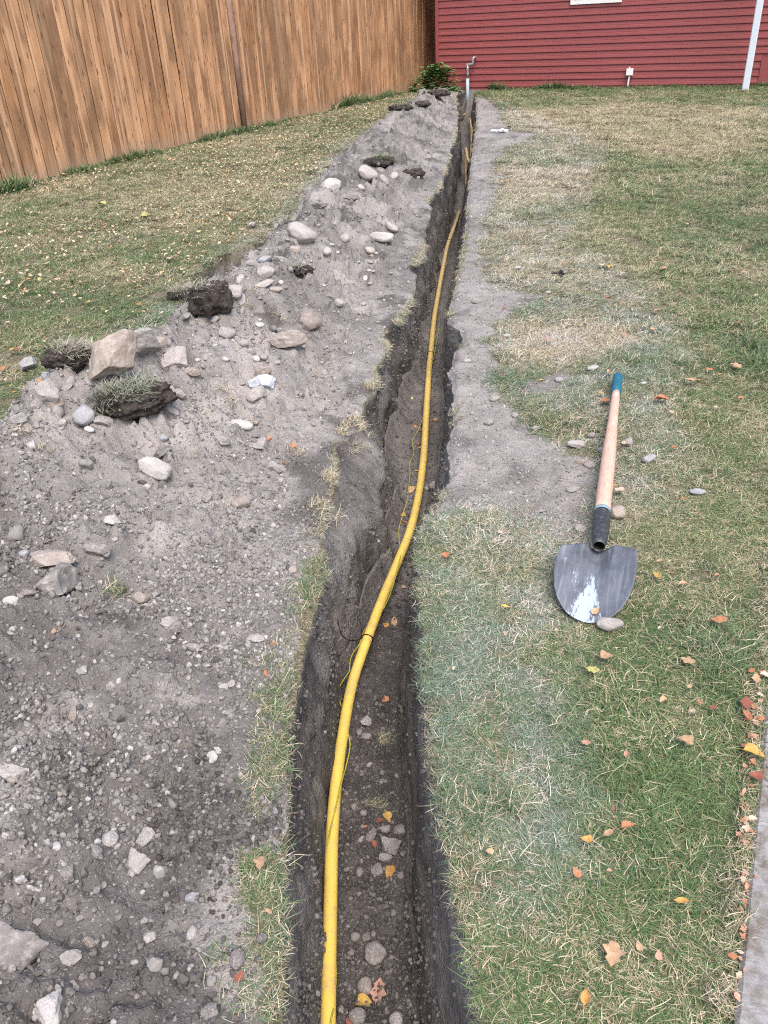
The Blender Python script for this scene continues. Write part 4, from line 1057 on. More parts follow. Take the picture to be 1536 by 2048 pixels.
 (720, 1743, 15, 20, 'round', 'dampgrey', 'dark egg-shaped stone left of the yellow triangular leaf', 0, 0),
 (754, 1738, 26, 26, 'clod', 'dampgrey', 'dark clod touching the yellow triangular leaf', 0, 0),
 (801, 1749, 14, 16, 'round', 'dampgrey', 'small stone right of the yellow triangular leaf', 0, 0),
 (711, 1873, 20, 18, 'round', 'dampgrey', 'round dark stone left of the biggest trench stone', 0, 0),
 (733, 1872, 18, 18, 'clod', 'damp', 'dark clod above the biggest trench stone', 0, 0),
 (787, 1825, 12, 14, 'round', 'dampgrey', 'narrow oval stone above the biggest trench stone', 0, 0),
 (730, 1970, 30, 34, 'round', 'brown', 'brownish stone behind the black-veined yellow leaf', 0, 0),
 (715, 2032, 36, 32, 'round', 'dampgrey', 'smooth stone in front of the black-veined yellow leaf', 0, 0),
 (792, 2038, 28, 30, 'round', 'grey', 'pale pointed stone at the near end of the trench floor', 0, 0),
 (682, 2017, 15, 18, 'round', 'dampgrey', 'grey stone touching the pipe at the near end', 0, 0),
 (865, 972, 20, 18, 'round', 'grey', 'round stone in the trench under the right rim notch', 0, 0),
 (853, 977, 11, 11, 'round', 'grey', 'small stone touching the round one under the right rim', 0, 0),
 (757, 1082, 9, 8, 'small', 'white', 'tiny white pebble on the slumped left bank', 0, 0),
]
for (px, py, w, h, kind, tone, label, ang, standing) in RK:
    if not kind: continue
    rock('rock' if w >= 22 else 'pebble', px, py, w, h, kind, tone, label, None, ang, 'rock' if w >= 22 else 'pebble', .22, bool(standing), 6 if 'biggest tan-grey' in label else None)
grp = 'group of three pebbles'
rock('pebble', 503, 703, 19, 16, 'round', 'grey', 'upper left pebble of the trio on the heap', grp, 0, 'pebble')
rock('pebble', 513, 718, 17, 14, 'round', 'white', 'white lowest pebble of the trio on the heap', grp, 0, 'pebble')
rock('pebble', 528, 714, 19, 14, 'round', 'grey', 'right-hand pebble of the trio on the heap', grp, 0, 'pebble')

# countless-looking but pickable pebbles on the heap and strip
LMK = [(235, 705, 'biggest tan jagged rock'), (352, 722, 'pale chunky rock'), (272, 792, 'grassy black-bottomed sod clump'), (168, 831, 'smooth grey-blue stone'), (103, 783, 'pale upright broken rock'), (620, 645, 'round brown boulder'),
       (575, 682, 'broad brown slab'), (525, 768, 'broken blue-white stone'), (480, 850, 'long white oval stone'), (310, 936, 'big pale oval boulder'), (487, 1000, 'upright brownish oval stone'), (225, 1040, 'white heart-shaped stone'),
       (196, 1098, 'dark grey angular stone'), (105, 1118, 'long tan rough rock'), (120, 1163, 'biggest dark jagged rock'), (283, 1195, 'tan rounded stone by the green tuft'), (222, 1675, 'white egg-shaped stone'), (280, 1716, 'largest pale crumbling clod'),
       (143, 1915, 'pale block-shaped stone'), (98, 2012, 'big white rough rock'), (18, 1546, 'pale flat-topped clod'), (300, 1874, 'pale stone with dark specks'), (385, 1793, 'lilac-grey oval pebble'), (388, 1295, 'pale crumbled clod in mid soil'),
       (662, 374, 'large pale boulder of the far heap'), (762, 475, 'large smooth white oval stone'), (604, 470, 'broad pale boulder by the sod hollow'), (532, 545, 'pale rounded stone by the sod hollow'), (422, 592, 'cut sod block'), (425, 1512, 'white angular pebble by the turf strip'),
       (452, 1370, 'pair of pale pebbles by the turf strip'), (752, 1905, 'biggest round trench stone'), (733, 1443, 'whitish trench stone by the pipe'), (783, 1686, 'rough round trench stone'), (780, 1748, 'yellow triangular trench leaf'), (728, 2006, 'black-veined yellow leaf'),
       (765, 1500, 'root tuft in the trench'), (1090, 955, 'boot print on the bare strip'), (1150, 893, 'flat pointed stone by the shovel handle'), (1030, 831, 'egg-shaped pebble on the strip'), (1082, 1022, 'flat grey stone ending the strip'), (988, 798, 'grey pebble below the dark soil spot'), (1165, 1340, 'x')][:-1]
SEEN = set()
def scatter_pebbles(n, x_of, lab, grp, tones, s0, s1, seed):
    r = np.random.default_rng(seed); k = 0
    for _ in range(n * 40):
        if k >= n: break
        px, py = x_of(r)
        loc, nor = hit(px, py)
        if nor.z < .4: continue
        tn = tones[r.integers(0, len(tones))]; sp = r.uniform(s0, s1)
        a, b, nm = min(LMK, key=lambda q: math.hypot(q[0] - px, q[1] - py)); dx, dy = px - a, py - b
        if math.hypot(dx, dy) < 26: continue
        d_ = ('right of' if dx > 0 else 'left of') if abs(dx) > abs(dy) else ('in front of' if dy > 0 else 'behind')
        near_ = 'just ' if math.hypot(dx, dy) < 60 else ('some way ' if math.hypot(dx, dy) > 120 else '')
        sz = 'tiny' if sp < s0 + (s1 - s0) * .35 else ('larger' if sp > s0 + (s1 - s0) * .75 else 'small')
        cw = dict(pale='pale', grey='grey', white='white', tan='tan', dark='dark', dampgrey='dark grey', damp='blackish')[tn]
        l_ = '%s %s pebble %s%s the %s' % (sz, cw, near_, d_, nm)
        if l_ in SEEN: continue
        SEEN.add(l_)
        s = msize(loc, sp)
        o = link('pebble', SMALL[r.integers(0, 6)]); o.scale = (s, s * r.uniform(.6, .95), s * r.uniform(.45, .75)); o.rotation_euler = (r.uniform(-.3, .3), r.uniform(-.3, .3), r.uniform(0, 6.28))
        o.location = loc + Vector((0, 0, o.scale[2] * r.uniform(.1, .3)))
        c = TONES[tn]; o.color = (*c, 1); tag(o, l_, 'pebble', grp); k += 1
def heap_px(y0, y1):
    def f(r):
        py = r.uniform(y0, y1); y_l = np.interp(py, [215, 420, 560, 640, 760, 830, 1000, 2048], [800, 620, 450, 330, 190, 10, 0, 0]); y_r = np.interp(py, [215, 420, 600, 880, 1150, 2048], [900, 830, 800, 660, 570, 470])
        return r.uniform(y_l + 20, y_r - 10), py
    return f
scatter_pebbles(60, heap_px(900, 1500), 'small pebble scattered on the near slope of the dirt heap', 'pebbles on the near slope of the heap', ['pale', 'grey', 'pale', 'white'], 9, 15, 61)
scatter_pebbles(46, heap_px(1500, 2030), 'small stone lying in the dark crumbly soil at the near end', 'stones in the near dark soil', ['grey', 'pale', 'dark', 'grey'], 9, 19, 62)
scatter_pebbles(75, heap_px(440, 900), 'small pale pebble scattered over the middle of the dirt heap', 'pebbles on the middle of the heap', ['pale', 'grey', 'white', 'tan'], 8, 14, 63)
scatter_pebbles(30, lambda r: (r.uniform(940, 1180), r.uniform(820, 1050)), 'small dusty pebble pressed into the bare strip right of the trench', 'pebbles on the bare strip', ['grey', 'pale'], 6, 11, 64)
scatter_pebbles(45, lambda r: ((lambda py: (r.uniform(690, 825), py))(r.uniform(1380, 2040))), 'small dark stone on the floor of the trench', 'stones on the trench floor', ['dampgrey', 'damp', 'dampgrey', 'grey'], 8, 15, 65)

# ------------------------------------------------------------------ loose clods and gravel (countless)
clib = bpy.data.collections.new('clod_library')
for k in range(5):
    o = bpy.data.objects.new('clod_shape_%d' % k, rock_mesh('clod_shape', 'clod' if k < 4 else 'round', 90 + k, I2, M['clod'])); clib.objects.link(o)
def clods():
    r = np.random.default_rng(77)
    P, S, T, Wt = [], [], [], []
    def add(x, y, z, s, t, w): P.append(np.stack([x, y, z + s * .12], -1)); S.append(s); T.append(t); Wt.append(w)
    for (x0, x1, y0, y1, dens, smin, smax) in ((-2.4, -.3, .3, 1.7, 26000, .003, .019), (-3.2, -.8, 1.7, 2.6, 13000, .0035, .017), (-4.2, -1.1, 2.6, 4.5, 5500, .004, .019), (-5, -1.6, 4.5, 7, 1300, .007, .028), (-7.5, -2.5, 7, 17, 120, .010, .04)):
        n = int((x1 - x0) * (y1 - y0) * dens); x = r.uniform(x0, x1, n); y = r.uniform(y0, y1, n)
        so = soil_amount(x, y); left = x < edgeL(y) - .01
        patch = .35 + 1.3 * sstep(-.15, .35, fbm(x * 3.5, y * 3.5, o=3, seed=161))
        k_ = left & (so > r.uniform(.3, .9, n)) & (r.uniform(0, 1.3, n) < patch)
        x, y = x[k_], y[k_]; n = len(x); s = smin + (smax - smin) * r.uniform(0, 1, n) ** 3.2
        w = np.clip(sstep(0, .35, fbm(x * 2.3, y * 2.3, o=4, seed=101)) * np.where(y < 3, .75, .35) + .25 * (1 - sstep(.9, 1.9, y)), 0, 1) * r.uniform(.5, 1.1, n)
        add(x, y, surf_z(x, y), s, r.uniform(0, 1, n) ** 1.2, w)
    n = 900; y = 1.2 + 7.5 * r.uniform(0, 1, n) ** 1.3; U = np.interp(y, HU_Y, HU_U); x = edgeL(y) - U * np.clip(r.normal(.78, .2, n), .2, 1.02)
    k_ = (soil_amount(x, y) > .5) & (fbm(x * 2.5, y * 2.5, o=2, seed=165) > -.15); x, y = x[k_], y[k_]
    add(x, y, surf_z(x, y), .018 + .045 * r.uniform(0, 1, len(x)) ** 2.2, r.uniform(.15, .95, len(x)), (r.uniform(0, 1, len(x)) < .2) * r.uniform(.15, .5, len(x)))
    n = 160; y = r.uniform(.5, 2.0, n); x = edgeL(y) - r.uniform(.12, 1.0, n)
    add(x, y, surf_z(x, y), .014 + .022 * r.uniform(0, 1, n) ** 2, r.uniform(.1, .95, n), (r.uniform(0, 1, n) < .5) * r.uniform(.3, .9, n))
    n = 16000; y = r.uniform(1.6, 12, n) ** 1; y = 2.3 + (r.uniform(0, 1, n) ** 2) * 9; x = edgeR(y) + r.uniform(0, 1.2, n); k_ = soil_amount(x, y) > .6; x, y = x[k_], y[k_]
    add(x, y, surf_z(x, y), (.003 + .010 * r.uniform(0, 1, len(x)) ** 4) * (1 + y * .06), r.uniform(.1, 1, len(x)), np.zeros(len(x)))
    n = 16000; y = .5 + 4.5 * r.uniform(0, 1, n) ** 1.7; q = np.clip(r.beta(1.6, 1.6, n), .02, .98); a, b = floorL(y), floorR(y); x = a + (b - a) * q
    keep = r.uniform(0, 1, n) < np.where(y < 1.75, 1, .35)
    x, y = x[keep], y[keep]
    zz = np.array([drop(float(i), float(j))[0].z for i, j in zip(x, y)])
    m = zz < -.3; x, y, zz = x[m], y[m], zz[m]; s = .003 + .013 * r.uniform(0, 1, len(x)) ** 3
    add(x, y, zz, s, r.uniform(0, .95, len(x)) ** 1.3, np.full(len(x), .93))
    for (wx, wz, eL_, m_, sg) in ((WLx, WLz, ys, 9000, 1), (WRx, WRz, ys, 6500, -1)):
        yy = .4 + 8 * r.uniform(0, 1, m_) ** 1.9; row = np.clip(np.searchsorted(ys, yy), 1, len(ys) - 1); colm = r.integers(1, NW - 1, m_); f_ = r.uniform(0, 1, m_)
        x = wx[row, colm] * (1 - f_) + wx[row, colm + 1] * f_; z = wz[row, colm] * (1 - f_) + wz[row, colm + 1] * f_; y = ys[row]
        kk = fbm(y * 6, z * 8, o=3, seed=191) > r.uniform(-.35, .3, m_); x, y, z = x[kk], y[kk], z[kk]; n = len(x); s_ = (.003 + .013 * r.uniform(0, 1, n) ** 2.6) * (1 + .05 * y)
        P.append(np.stack([x + sg * s_ * .1, y, z], -1)); S.append(s_); T.append(r.uniform(.15, .88, n)); Wt.append(np.clip(r.normal(.75, .2, n), .3, 1))
    P = np.concatenate(P); S = np.concatenate(S); T = np.concatenate(T); Wt = np.concatenate(Wt); n = len(P)
    S3 = S[:, None] * r.uniform(.7, 1.2, (n, 3)); S3[:, 2] *= .75; IDX = np.where(S > .012, r.integers(0, 4, n), r.integers(0, 5, n))
    scatter('loose_gravel', P, r.uniform(-3, 3, (n, 3)), S3, IDX, dict(tone=T, wet=Wt), clib, 'loose crumbs of earth and grit covering the dug-out dirt and trench floor')
clods()

# ------------------------------------------------------------------ sod clumps
def sod(name, px, py, w, h, label, nb, dry, dust, soilside, seed, flat=.5):
    loc, nor = hit(px, py + h * .3); W, Hh = msize(loc, w), msize(loc, h)
    o = tag(empty(name, loc, view_yaw), label, 'sod clump')
    v = I4[0].copy(); v = v * (1 + .45 * fbm(v[:, 0] * 2.4 + seed, v[:, 1] * 2.4, v[:, 2] * 2.4, o=5, seed=seed, gain=.65))[:, None]
    v[:, 2] = np.clip(v[:, 2], -.6, .55 + .15 * v[:, 0])
    v = v * np.array([W * .5, W * .36, Hh * flat]); v[:, 2] += Hh * .25
    me = mesh_np('root_ball', v, I4[1], M['darksod']); link('root_ball', me, o)
    r = np.random.default_rng(seed); Vs, Qs, Ts, b1, b2, tp = [], [], [], [], [], []; nv = 0
    for k in range(nb):
        a = r.uniform(0, 6.28); q = math.sqrt(r.uniform(0, 1)) * .92; x = q * math.cos(a) * W * .5 - soilside * W * .12; y = q * math.sin(a) * W * .34
        if soilside * x > W * .22: continue
        c = clump('c', 14, .02, .04, .09, .9, .0034, seed * 50 + k, None); d_ = c[1]; bpy.data.objects.remove(c[0])
        nrm = Hh * (.25 + flat * .52) - (x * x / (W * W) + y * y / (W * W)) * Hh * .9
        Vv = d_[0] + np.array([x, y, nrm]); drp = max(0, (q - .8)) * .3; Vv[:, 2] -= drp
        Vs.append(Vv); Qs.append(d_[1] + nv); Ts.append(d_[2] + nv); nv += len(Vv); b1.append(d_[3]); b2.append(d_[4]); tp.append(d_[5])
    me = mesh_np('turf', np.concatenate(Vs), [np.concatenate(Qs), np.concatenate(Ts)], mat_sod(dry, dust), True, dict(br=np.concatenate(b1), b2=np.concatenate(b2), tip=np.concatenate(tp)))
    tt = link('turf', me, o); tt['kind'] = 'stuff'
    return o
def mat_sod(dry, dust):
    n = NT('sod_turf', .8, .2); br, b2 = n.attr('br'), n.attr('b2')
    g = n.ramp(b2, [(0, (.04, .07, .03, 1)), (1, (.14, .19, .08, 1))]); st = n.ramp(b2, [(0, (.18, .14, .09, 1)), (1, (.45, .40, .31, 1))])
    c = n.mix(n.math('LESS_THAN', br, dry), g, st); c = n.mix(dust, c, (.33, .34, .31, 1)); return n.fin(c)
sod('sod_clump', 272, 792, 142, 78, 'grassy sod clump with black underside lying on top of the near heap', 110, .35, .35, 1, 3)
sod('sod_clump', 142, 710, 96, 56, 'dry brown sod clump with dark left face on the lawn behind the heap', 60, .85, .3, -1, 4)
sod('sod_clump', 422, 592, 84, 66, 'cut sod block showing its dark earth face in the hollow', 18, .8, .4, 1, 5, .7)
sod('sod_clump', 368, 590, 56, 44, 'straw coloured sod flap left of the cut sod block', 50, .9, .4, 1, 6)
sod('sod_clump', 760, 322, 56, 28, 'green mossy sod clump on the far heap', 45, .4, .1, -1, 7)
sod('sod_clump', 800, 215, 46, 18, 'small dark sod clump at the lawn side of the farthest heap', 30, .6, .1, -1, 8)
sod('sod_clump', 872, 186, 52, 18, 'dark torn sod before the shrub at the building corner', 20, .5, .1, 1, 9)
sod('sod_clump', 838, 208, 46, 20, 'pale straw sod clump at the end of the heap', 40, .95, .3, -1, 12)
sod('sod_clump', 600, 540, 52, 32, 'dark rooty lump of earth right of the sod hollow', 8, .8, .3, 1, 10)
sod('sod_clump', 826, 345, 44, 24, 'dark lump of earth in the hollow of the far heap', 3, .7, .2, 1, 11)

# ------------------------------------------------------------------ shovel
def up(px, py, z_): return Vector(gp(px, py, z_))
tipP, heelP = up(1172, 1246, .012), up(1199, 1090, .085)
ax_ = (heelP - tipP); BL = ax_.length
ax = ax_.normalized(); side = ax.cross(Vector((0, 0, 1))).normalized(); nz_ = side.cross(ax).normalized()
SW = (up(1120, 1100, .085) - up(1275, 1112, .085)).length
shv = tag(empty('shovel', tipP), 'round-point shovel lying face up on the grass, wood handle and teal grip', 'shovel')
Mx = Matrix((side, ax, nz_)).transposed()          # local: x across, y towards the handle, z up
shv.rotation_euler = Mx.to_euler()
if True:
    NU, NV = 40, 44; Vv = []; wn = []
    def halfw(v):                                  # v 0 tip .. 1 shoulder
        return SW * .5 * np.interp(v, [0, .02, .06, .12, .2, .32, .45, .6, .75, .9, 1], [.06, .30, .50, .66, .80, .92, .985, 1.02, 1.01, .985, .97])
    for j in range(NV):
        v = (j / (NV - 1)) ** 1.35
        hw = max(float(halfw(np.array(v))), .006)
        for i in range(NU):
            uu = i / (NU - 1) * 2 - 1; x = uu * hw
            ytop = -.030 * abs(uu) ** 3.0 * sstep(.6, 1, np.array(v))            # shoulders slope away
            yy = v * BL * .97 + ytop * 1.0 + .012 * uu * sstep(.8, 1, np.array(v))
            z_ = .030 * (x / (SW * .5)) ** 2 + .018 * (1 - v) ** 3 * 0
            frog = sstep(.30, 1.0, np.array(v)); z_ -= .024 * frog * math.exp(-(x / (.020 + .012 * frog)) ** 2) - .010 * frog * math.exp(-((abs(x) - .045) / .02) ** 2)
            Vv.append((x, float(yy), float(z_) + .004))
            wn.append(float((1 - sstep(.25, .95, np.array(v))) * .88 * math.exp(-((x + .010 - .012 * v) / (.013 + .036 * (1 - v) ** 1.8)) ** 2)))
    Vv = np.array(Vv); i_, j_ = np.meshgrid(np.arange(NU - 1), np.arange(NV - 1)); q = np.stack([j_ * NU + i_, j_ * NU + i_ + 1, (j_ + 1) * NU + i_ + 1, (j_ + 1) * NU + i_], -1).reshape(-1, 4)
    me = mesh_np('blade', Vv, q, M['blade'], True, dict(worn=wn)); ob = link('blade', me, shv)
    md = ob.modifiers.new('thickness', 'SOLIDIFY'); md.thickness = .0022; md.offset = -1
    # socket: open-backed tube leading to the handle
    inv = Mx.transposed()
    def loc_(P): return np.array(inv @ (Vector(P) - tipP))
    s1, s2 = loc_(up(1204, 1028, .085)), loc_(up(1236, 752, .055)); s0 = np.array([0.0, BL * .93, .016]); s1[0] = s1[0]
    dirh = (s2 - s1) / np.linalg.norm(s2 - s1)
    path = [s0, s0 + (s1 - s0) * .35, s0 + (s1 - s0) * .7, s1]
    Vt, qt = tube_np(smooth_path(path, 4), np.array([.0175, .020, .022, .0235, .0245] + [.0265] * 8), 20)
    me = mesh_np('socket', Vt, qt, M['iron'], True); so_ = link('socket', me, shv); md = so_.modifiers.new('thickness', 'SOLIDIFY'); md.thickness = .002; md.offset = 0
    mb = MB(); rc = s0 + (s1 - s0) * .72 + np.array([0, 0, .0255]); mb.tube([rc - np.array([0, 0, .002]), rc + np.array([0, 0, .002])], .0045, 10); mb.build('rivet', M['metal'], shv, True)
    Lh = np.linalg.norm(s2 - s1)
    mb = MB(); mb.tube([s1 - dirh * .0, s1 + dirh * .02], .0262, 20); mb.build('band', M['bluetape'], shv, True)
    ts = np.linspace(.012, Lh * .845, 22); rad = np.interp(ts / Lh, [0, .1, .35, .6, .85], [.0245, .0262, .0255, .0195, .0165])
    mb = MB(); mb.tube([s1 + dirh * a for a in ts], list(rad), 20); hd = mb.build('handle', M['wood'], shv, True)
    ts = np.linspace(Lh * .835, Lh, 12); rad = np.interp((ts - ts[0]) / (ts[-1] - ts[0]), [0, .06, .5, .93, 1], [.0195, .0205, .0215, .0225, .017])
    mb = MB(); mb.tube([s1 + dirh * a for a in ts], list(rad), 20); mb.build('grip', M['teal'], shv, True)

# ------------------------------------------------------------------ pipe, wire, ties
PZ = -.405
pp = [(656, 2048), (658, 1930), (661, 1800), (664, 1680), (671, 1580), (684, 1480), (704, 1370), (735, 1277), (768, 1190), (798, 1118), (822, 1055), (838, 985), (848, 905), (853, 820), (858, 740), (863, 690), (868, 640), (876, 590), (885, 540), (894, 495), (904, 465)]
PW = [gp(a, b, PZ + (.03 if 1000 < b < 1300 else 0)) for a, b in pp]
PW = [PW[0] + (PW[0] - PW[1]) * 4] + PW
def mid_tr(y): return float((floorL(np.array([y]))[0] + floorR(np.array([y]))[0]) / 2)
def hug(y, o, z): return np.array([float(floorR(np.array([y]))[0]) - o, y, z])
PW += [gp(911, 446, -.44), gp(917, 428, -.58), gp(924, 405, -.75), gp(934, 350, -.7), gp(938, 329, -.34), gp(935, 315, -.26), gp(931, 302, -.28), hug(10.9, -.02, -.75), hug(11.8, -.02, -.72), gp(944, 268, -.36), gp(942, 252, -.32), gp(940, 240, -.36), hug(14.5, .0, -.70), np.array([rx + .12, 17.5, -.52]), np.array([rx, ry, -.43])]
PS = smooth_path(PW, 8)
mb = MB(); mb.tube(PS, .0178, 18); tag(mb.build('gas_pipe', M['pipe'], None, True), 'long yellow plastic gas pipe bending along the trench floor', 'pipe')
def wire_pts():
    L = [(660, 2060, 1), (663, 2035, 1), (670, 1995, 0), (672, 1935, 0), (668, 1890, -1), (655, 1820, -1), (650, 1757, 0), (653, 1700, 0), (656, 1685, 1), (663, 1651, 1), (675, 1600, 1), (684, 1562, 1), (692, 1533, 0), (700, 1493, 0), (696, 1465, 0),
         (690, 1440, -1), (685, 1419, -1), (680, 1404, 0), (679, 1376, 0), (688, 1358, 0), (698, 1343, 0), (700, 1325, 0), (705, 1308, 0), (719, 1288, 0), (728, 1262, -1), (745, 1240, -1), (765, 1220, 0), (777, 1197, 0), (786, 1172, 0), (795, 1139, 1), (800, 1117, 1), (801, 1099, 0), (798, 1077, 0), (798, 1057, 0),
         (805, 1031, 0), (814, 1002, 0), (817, 976, 0), (820, 950, 0), (820, 925, 0), (828, 905, 0), (825, 888, 0), (827, 875, 0), (836, 861, 0), (848, 828, 0), (849, 808, 0), (855, 780, -1), (862, 740, -1), (872, 690, 0), (880, 640, 0)]
    out = []
    for a, b, k in L:
        out.append(gp(a, b, PZ + {1: .022, 0: .0, -1: -.020}[k] + (.03 if 1000 < b < 1300 else 0) - (.012 if b < 1000 else 0)))
    return out
mb = MB(); mb.tube(smooth_path(wire_pts(), 5), .0019, 7); tag(mb.build('tracer_wire', M['wire'], None, True), 'thin yellow-green tracer wire winding around the yellow pipe', 'wire')
def tie(px, py, label, tails):
    P0 = gp(px, py, PZ + (.03 if 1000 < py < 1300 else 0)); i = int(np.argmin(np.linalg.norm(PS - P0, axis=1))); c = PS[i]; T = PS[i + 1] - PS[i - 1]; T /= np.linalg.norm(T)
    N = np.cross([0, 0, 1.0], T); N /= np.linalg.norm(N); B = np.cross(T, N)
    root = tag(empty('zip_tie', c), label, 'zip tie')
    mb = MB(); a = np.linspace(0, 2 * np.pi, 25); mb.tube([(N * math.cos(k) + B * math.sin(k)) * .0200 for k in a], .0022, 6, False); mb.build('loop', M['black'], root, True)
    h0 = N * .021
    mb = MB(); h = h0; mb.box((h[0] - .004, h[1] - .004, h[2] - .003), (h[0] + .004, h[1] + .004, h[2] + .004), .001); mb.build('head', M['black'], root)
    for tl_ in tails:
        w_ = [np.array(hit(a_, b_)[0]) + np.array([0, 0, .006]) - c for a_, b_, z_ in tl_]
        mb = MB(); mb.tube(smooth_path([h0] + w_, 6), .0016, 6); mb.build('tail', M['black'], root, True)
tie(735, 1277, 'black zip tie with two long curled tails on the nearest pipe bend', [[(712, 1283, PZ + .03), (692, 1280, PZ + .04), (680, 1262, PZ + .05), (675, 1240, PZ + .06)], [(724, 1262, PZ + .05), (722, 1248, PZ + .06), (718, 1234, PZ + .07)]])
tie(861, 708, 'black zip tie on the pipe beside the dark notch in the right rim', [[(850, 704, PZ + .02), (845, 696, PZ + .03)]])
tie(899, 484, 'black zip tie on the far part of the pipe', [])

# ------------------------------------------------------------------ fallen leaves
def leaf_mesh(seed, kind):
    r = np.random.default_rng(seed); n = 9; T = np.linspace(0, 1, n)
    hw = {'ovate': .36 * np.sin(np.pi * T ** .75) ** .8, 'tri': np.interp(T, [0, .12, .3, 1], [.02, .36, .42, .02]), 'slim': .22 * np.sin(np.pi * T ** .9), 'lobed': .34 * np.sin(np.pi * T ** .8) * (1 + .38 * np.sin(T * 17 + 1))}[kind]
    hw = np.maximum(hw, .012); hw[-1] = .003
    V_, Fq = [], []; c1, c2, tw, fold = r.uniform(-1.3, 1.3), r.uniform(.25, 1.5), r.uniform(-.8, .8), r.uniform(-.2, .5)
    for i, t_ in enumerate(T):
        a = (t_ - .4) * c1
        for s in (-1, -.5, 0, .5, 1):
            w = s * hw[i]; th = w * c2 * 2.0 + tw * (t_ - .5)
            V_.append((w * math.cos(th * .5), t_ - .5, .5 * (t_ - .45) ** 2 * c1 + abs(w) * (.25 * c2 + fold) + .03 * math.sin(s * 5 + i * 1.7) + w * tw * (t_ - .5)))
    for i in range(n - 1):
        for j in range(4): Fq.append((i * 5 + j, i * 5 + j + 1, (i + 1) * 5 + j + 1, (i + 1) * 5 + j))
    V_ = np.array(V_); V_[:, 2] -= V_[:, 2].min()
    st, sf = tube_np([(0, -.5, V_[2][2]), (0.03, -.68, V_[2][2] + .03), (.08, -.82, .03)], .012, 4)
    nv = len(V_); V_ = np.concatenate([V_, st]); Fq = [tuple(f) for f in Fq] + [tuple(int(k) + nv for k in f) for f in sf]
    return mesh_np('leaf', V_, np.array(Fq), M['leaf'], True)
LM = {k: [leaf_mesh(s_ * 7 + i, k) for i in range(3)] for s_, k in enumerate(('ovate', 'tri', 'slim', 'lobed'))}
LC = dict(orange=(.50, .20, .09), red=(.33, .09, .05), tan=(.56, .36, .21), pale=(.62, .50, .37), yellow=(.64, .41, .09), lime=(.56, .54, .18), brown=(.30, .12, .05), pink=(.58, .32, .22), gold=(.62, .33, .08))
def leaf(px, py, w, colr, kind, label=None, group=None, yaw=None, lift=None, k=None):
    loc, nor = hit(px, py); s = msize(loc, w) * .95; me = LM[kind][(k if k is not None else random.randrange(3))]
    o = link('fallen_leaf', me); o.scale = (s, s, s * .9)
    nn = Vector((0, 0, 1)).lerp(nor, .6).normalized() if nor.z > .2 else Vector((0, 0, 1))
    y_ = random.uniform(0, 6.28) if yaw is None else view_yaw + math.radians(-yaw) - math.pi / 2
    o.rotation_euler = (Vector((0, 0, 1)).rotation_difference(nn).to_matrix() @ Matrix.Rotation(y_, 3, 'Z') @ Matrix.Rotation(random.uniform(-.25, .25), 3, 'X')).to_euler()
    grassy = float(soil_amount(np.array([loc.x]), np.array([loc.y]))[0]) < .5 and loc.z > -.1
    o.location = loc + Vector((0, 0, lift if lift is not None else (.030 if grassy else .003)))
    c = LC[colr]; c = tuple(a * .86 + .03 for a in c); j = random.uniform(.75, 1.08); o.color = (c[0] * j, c[1] * j, c[2] * j, 1)
    return tag(o, label, 'leaf', group)
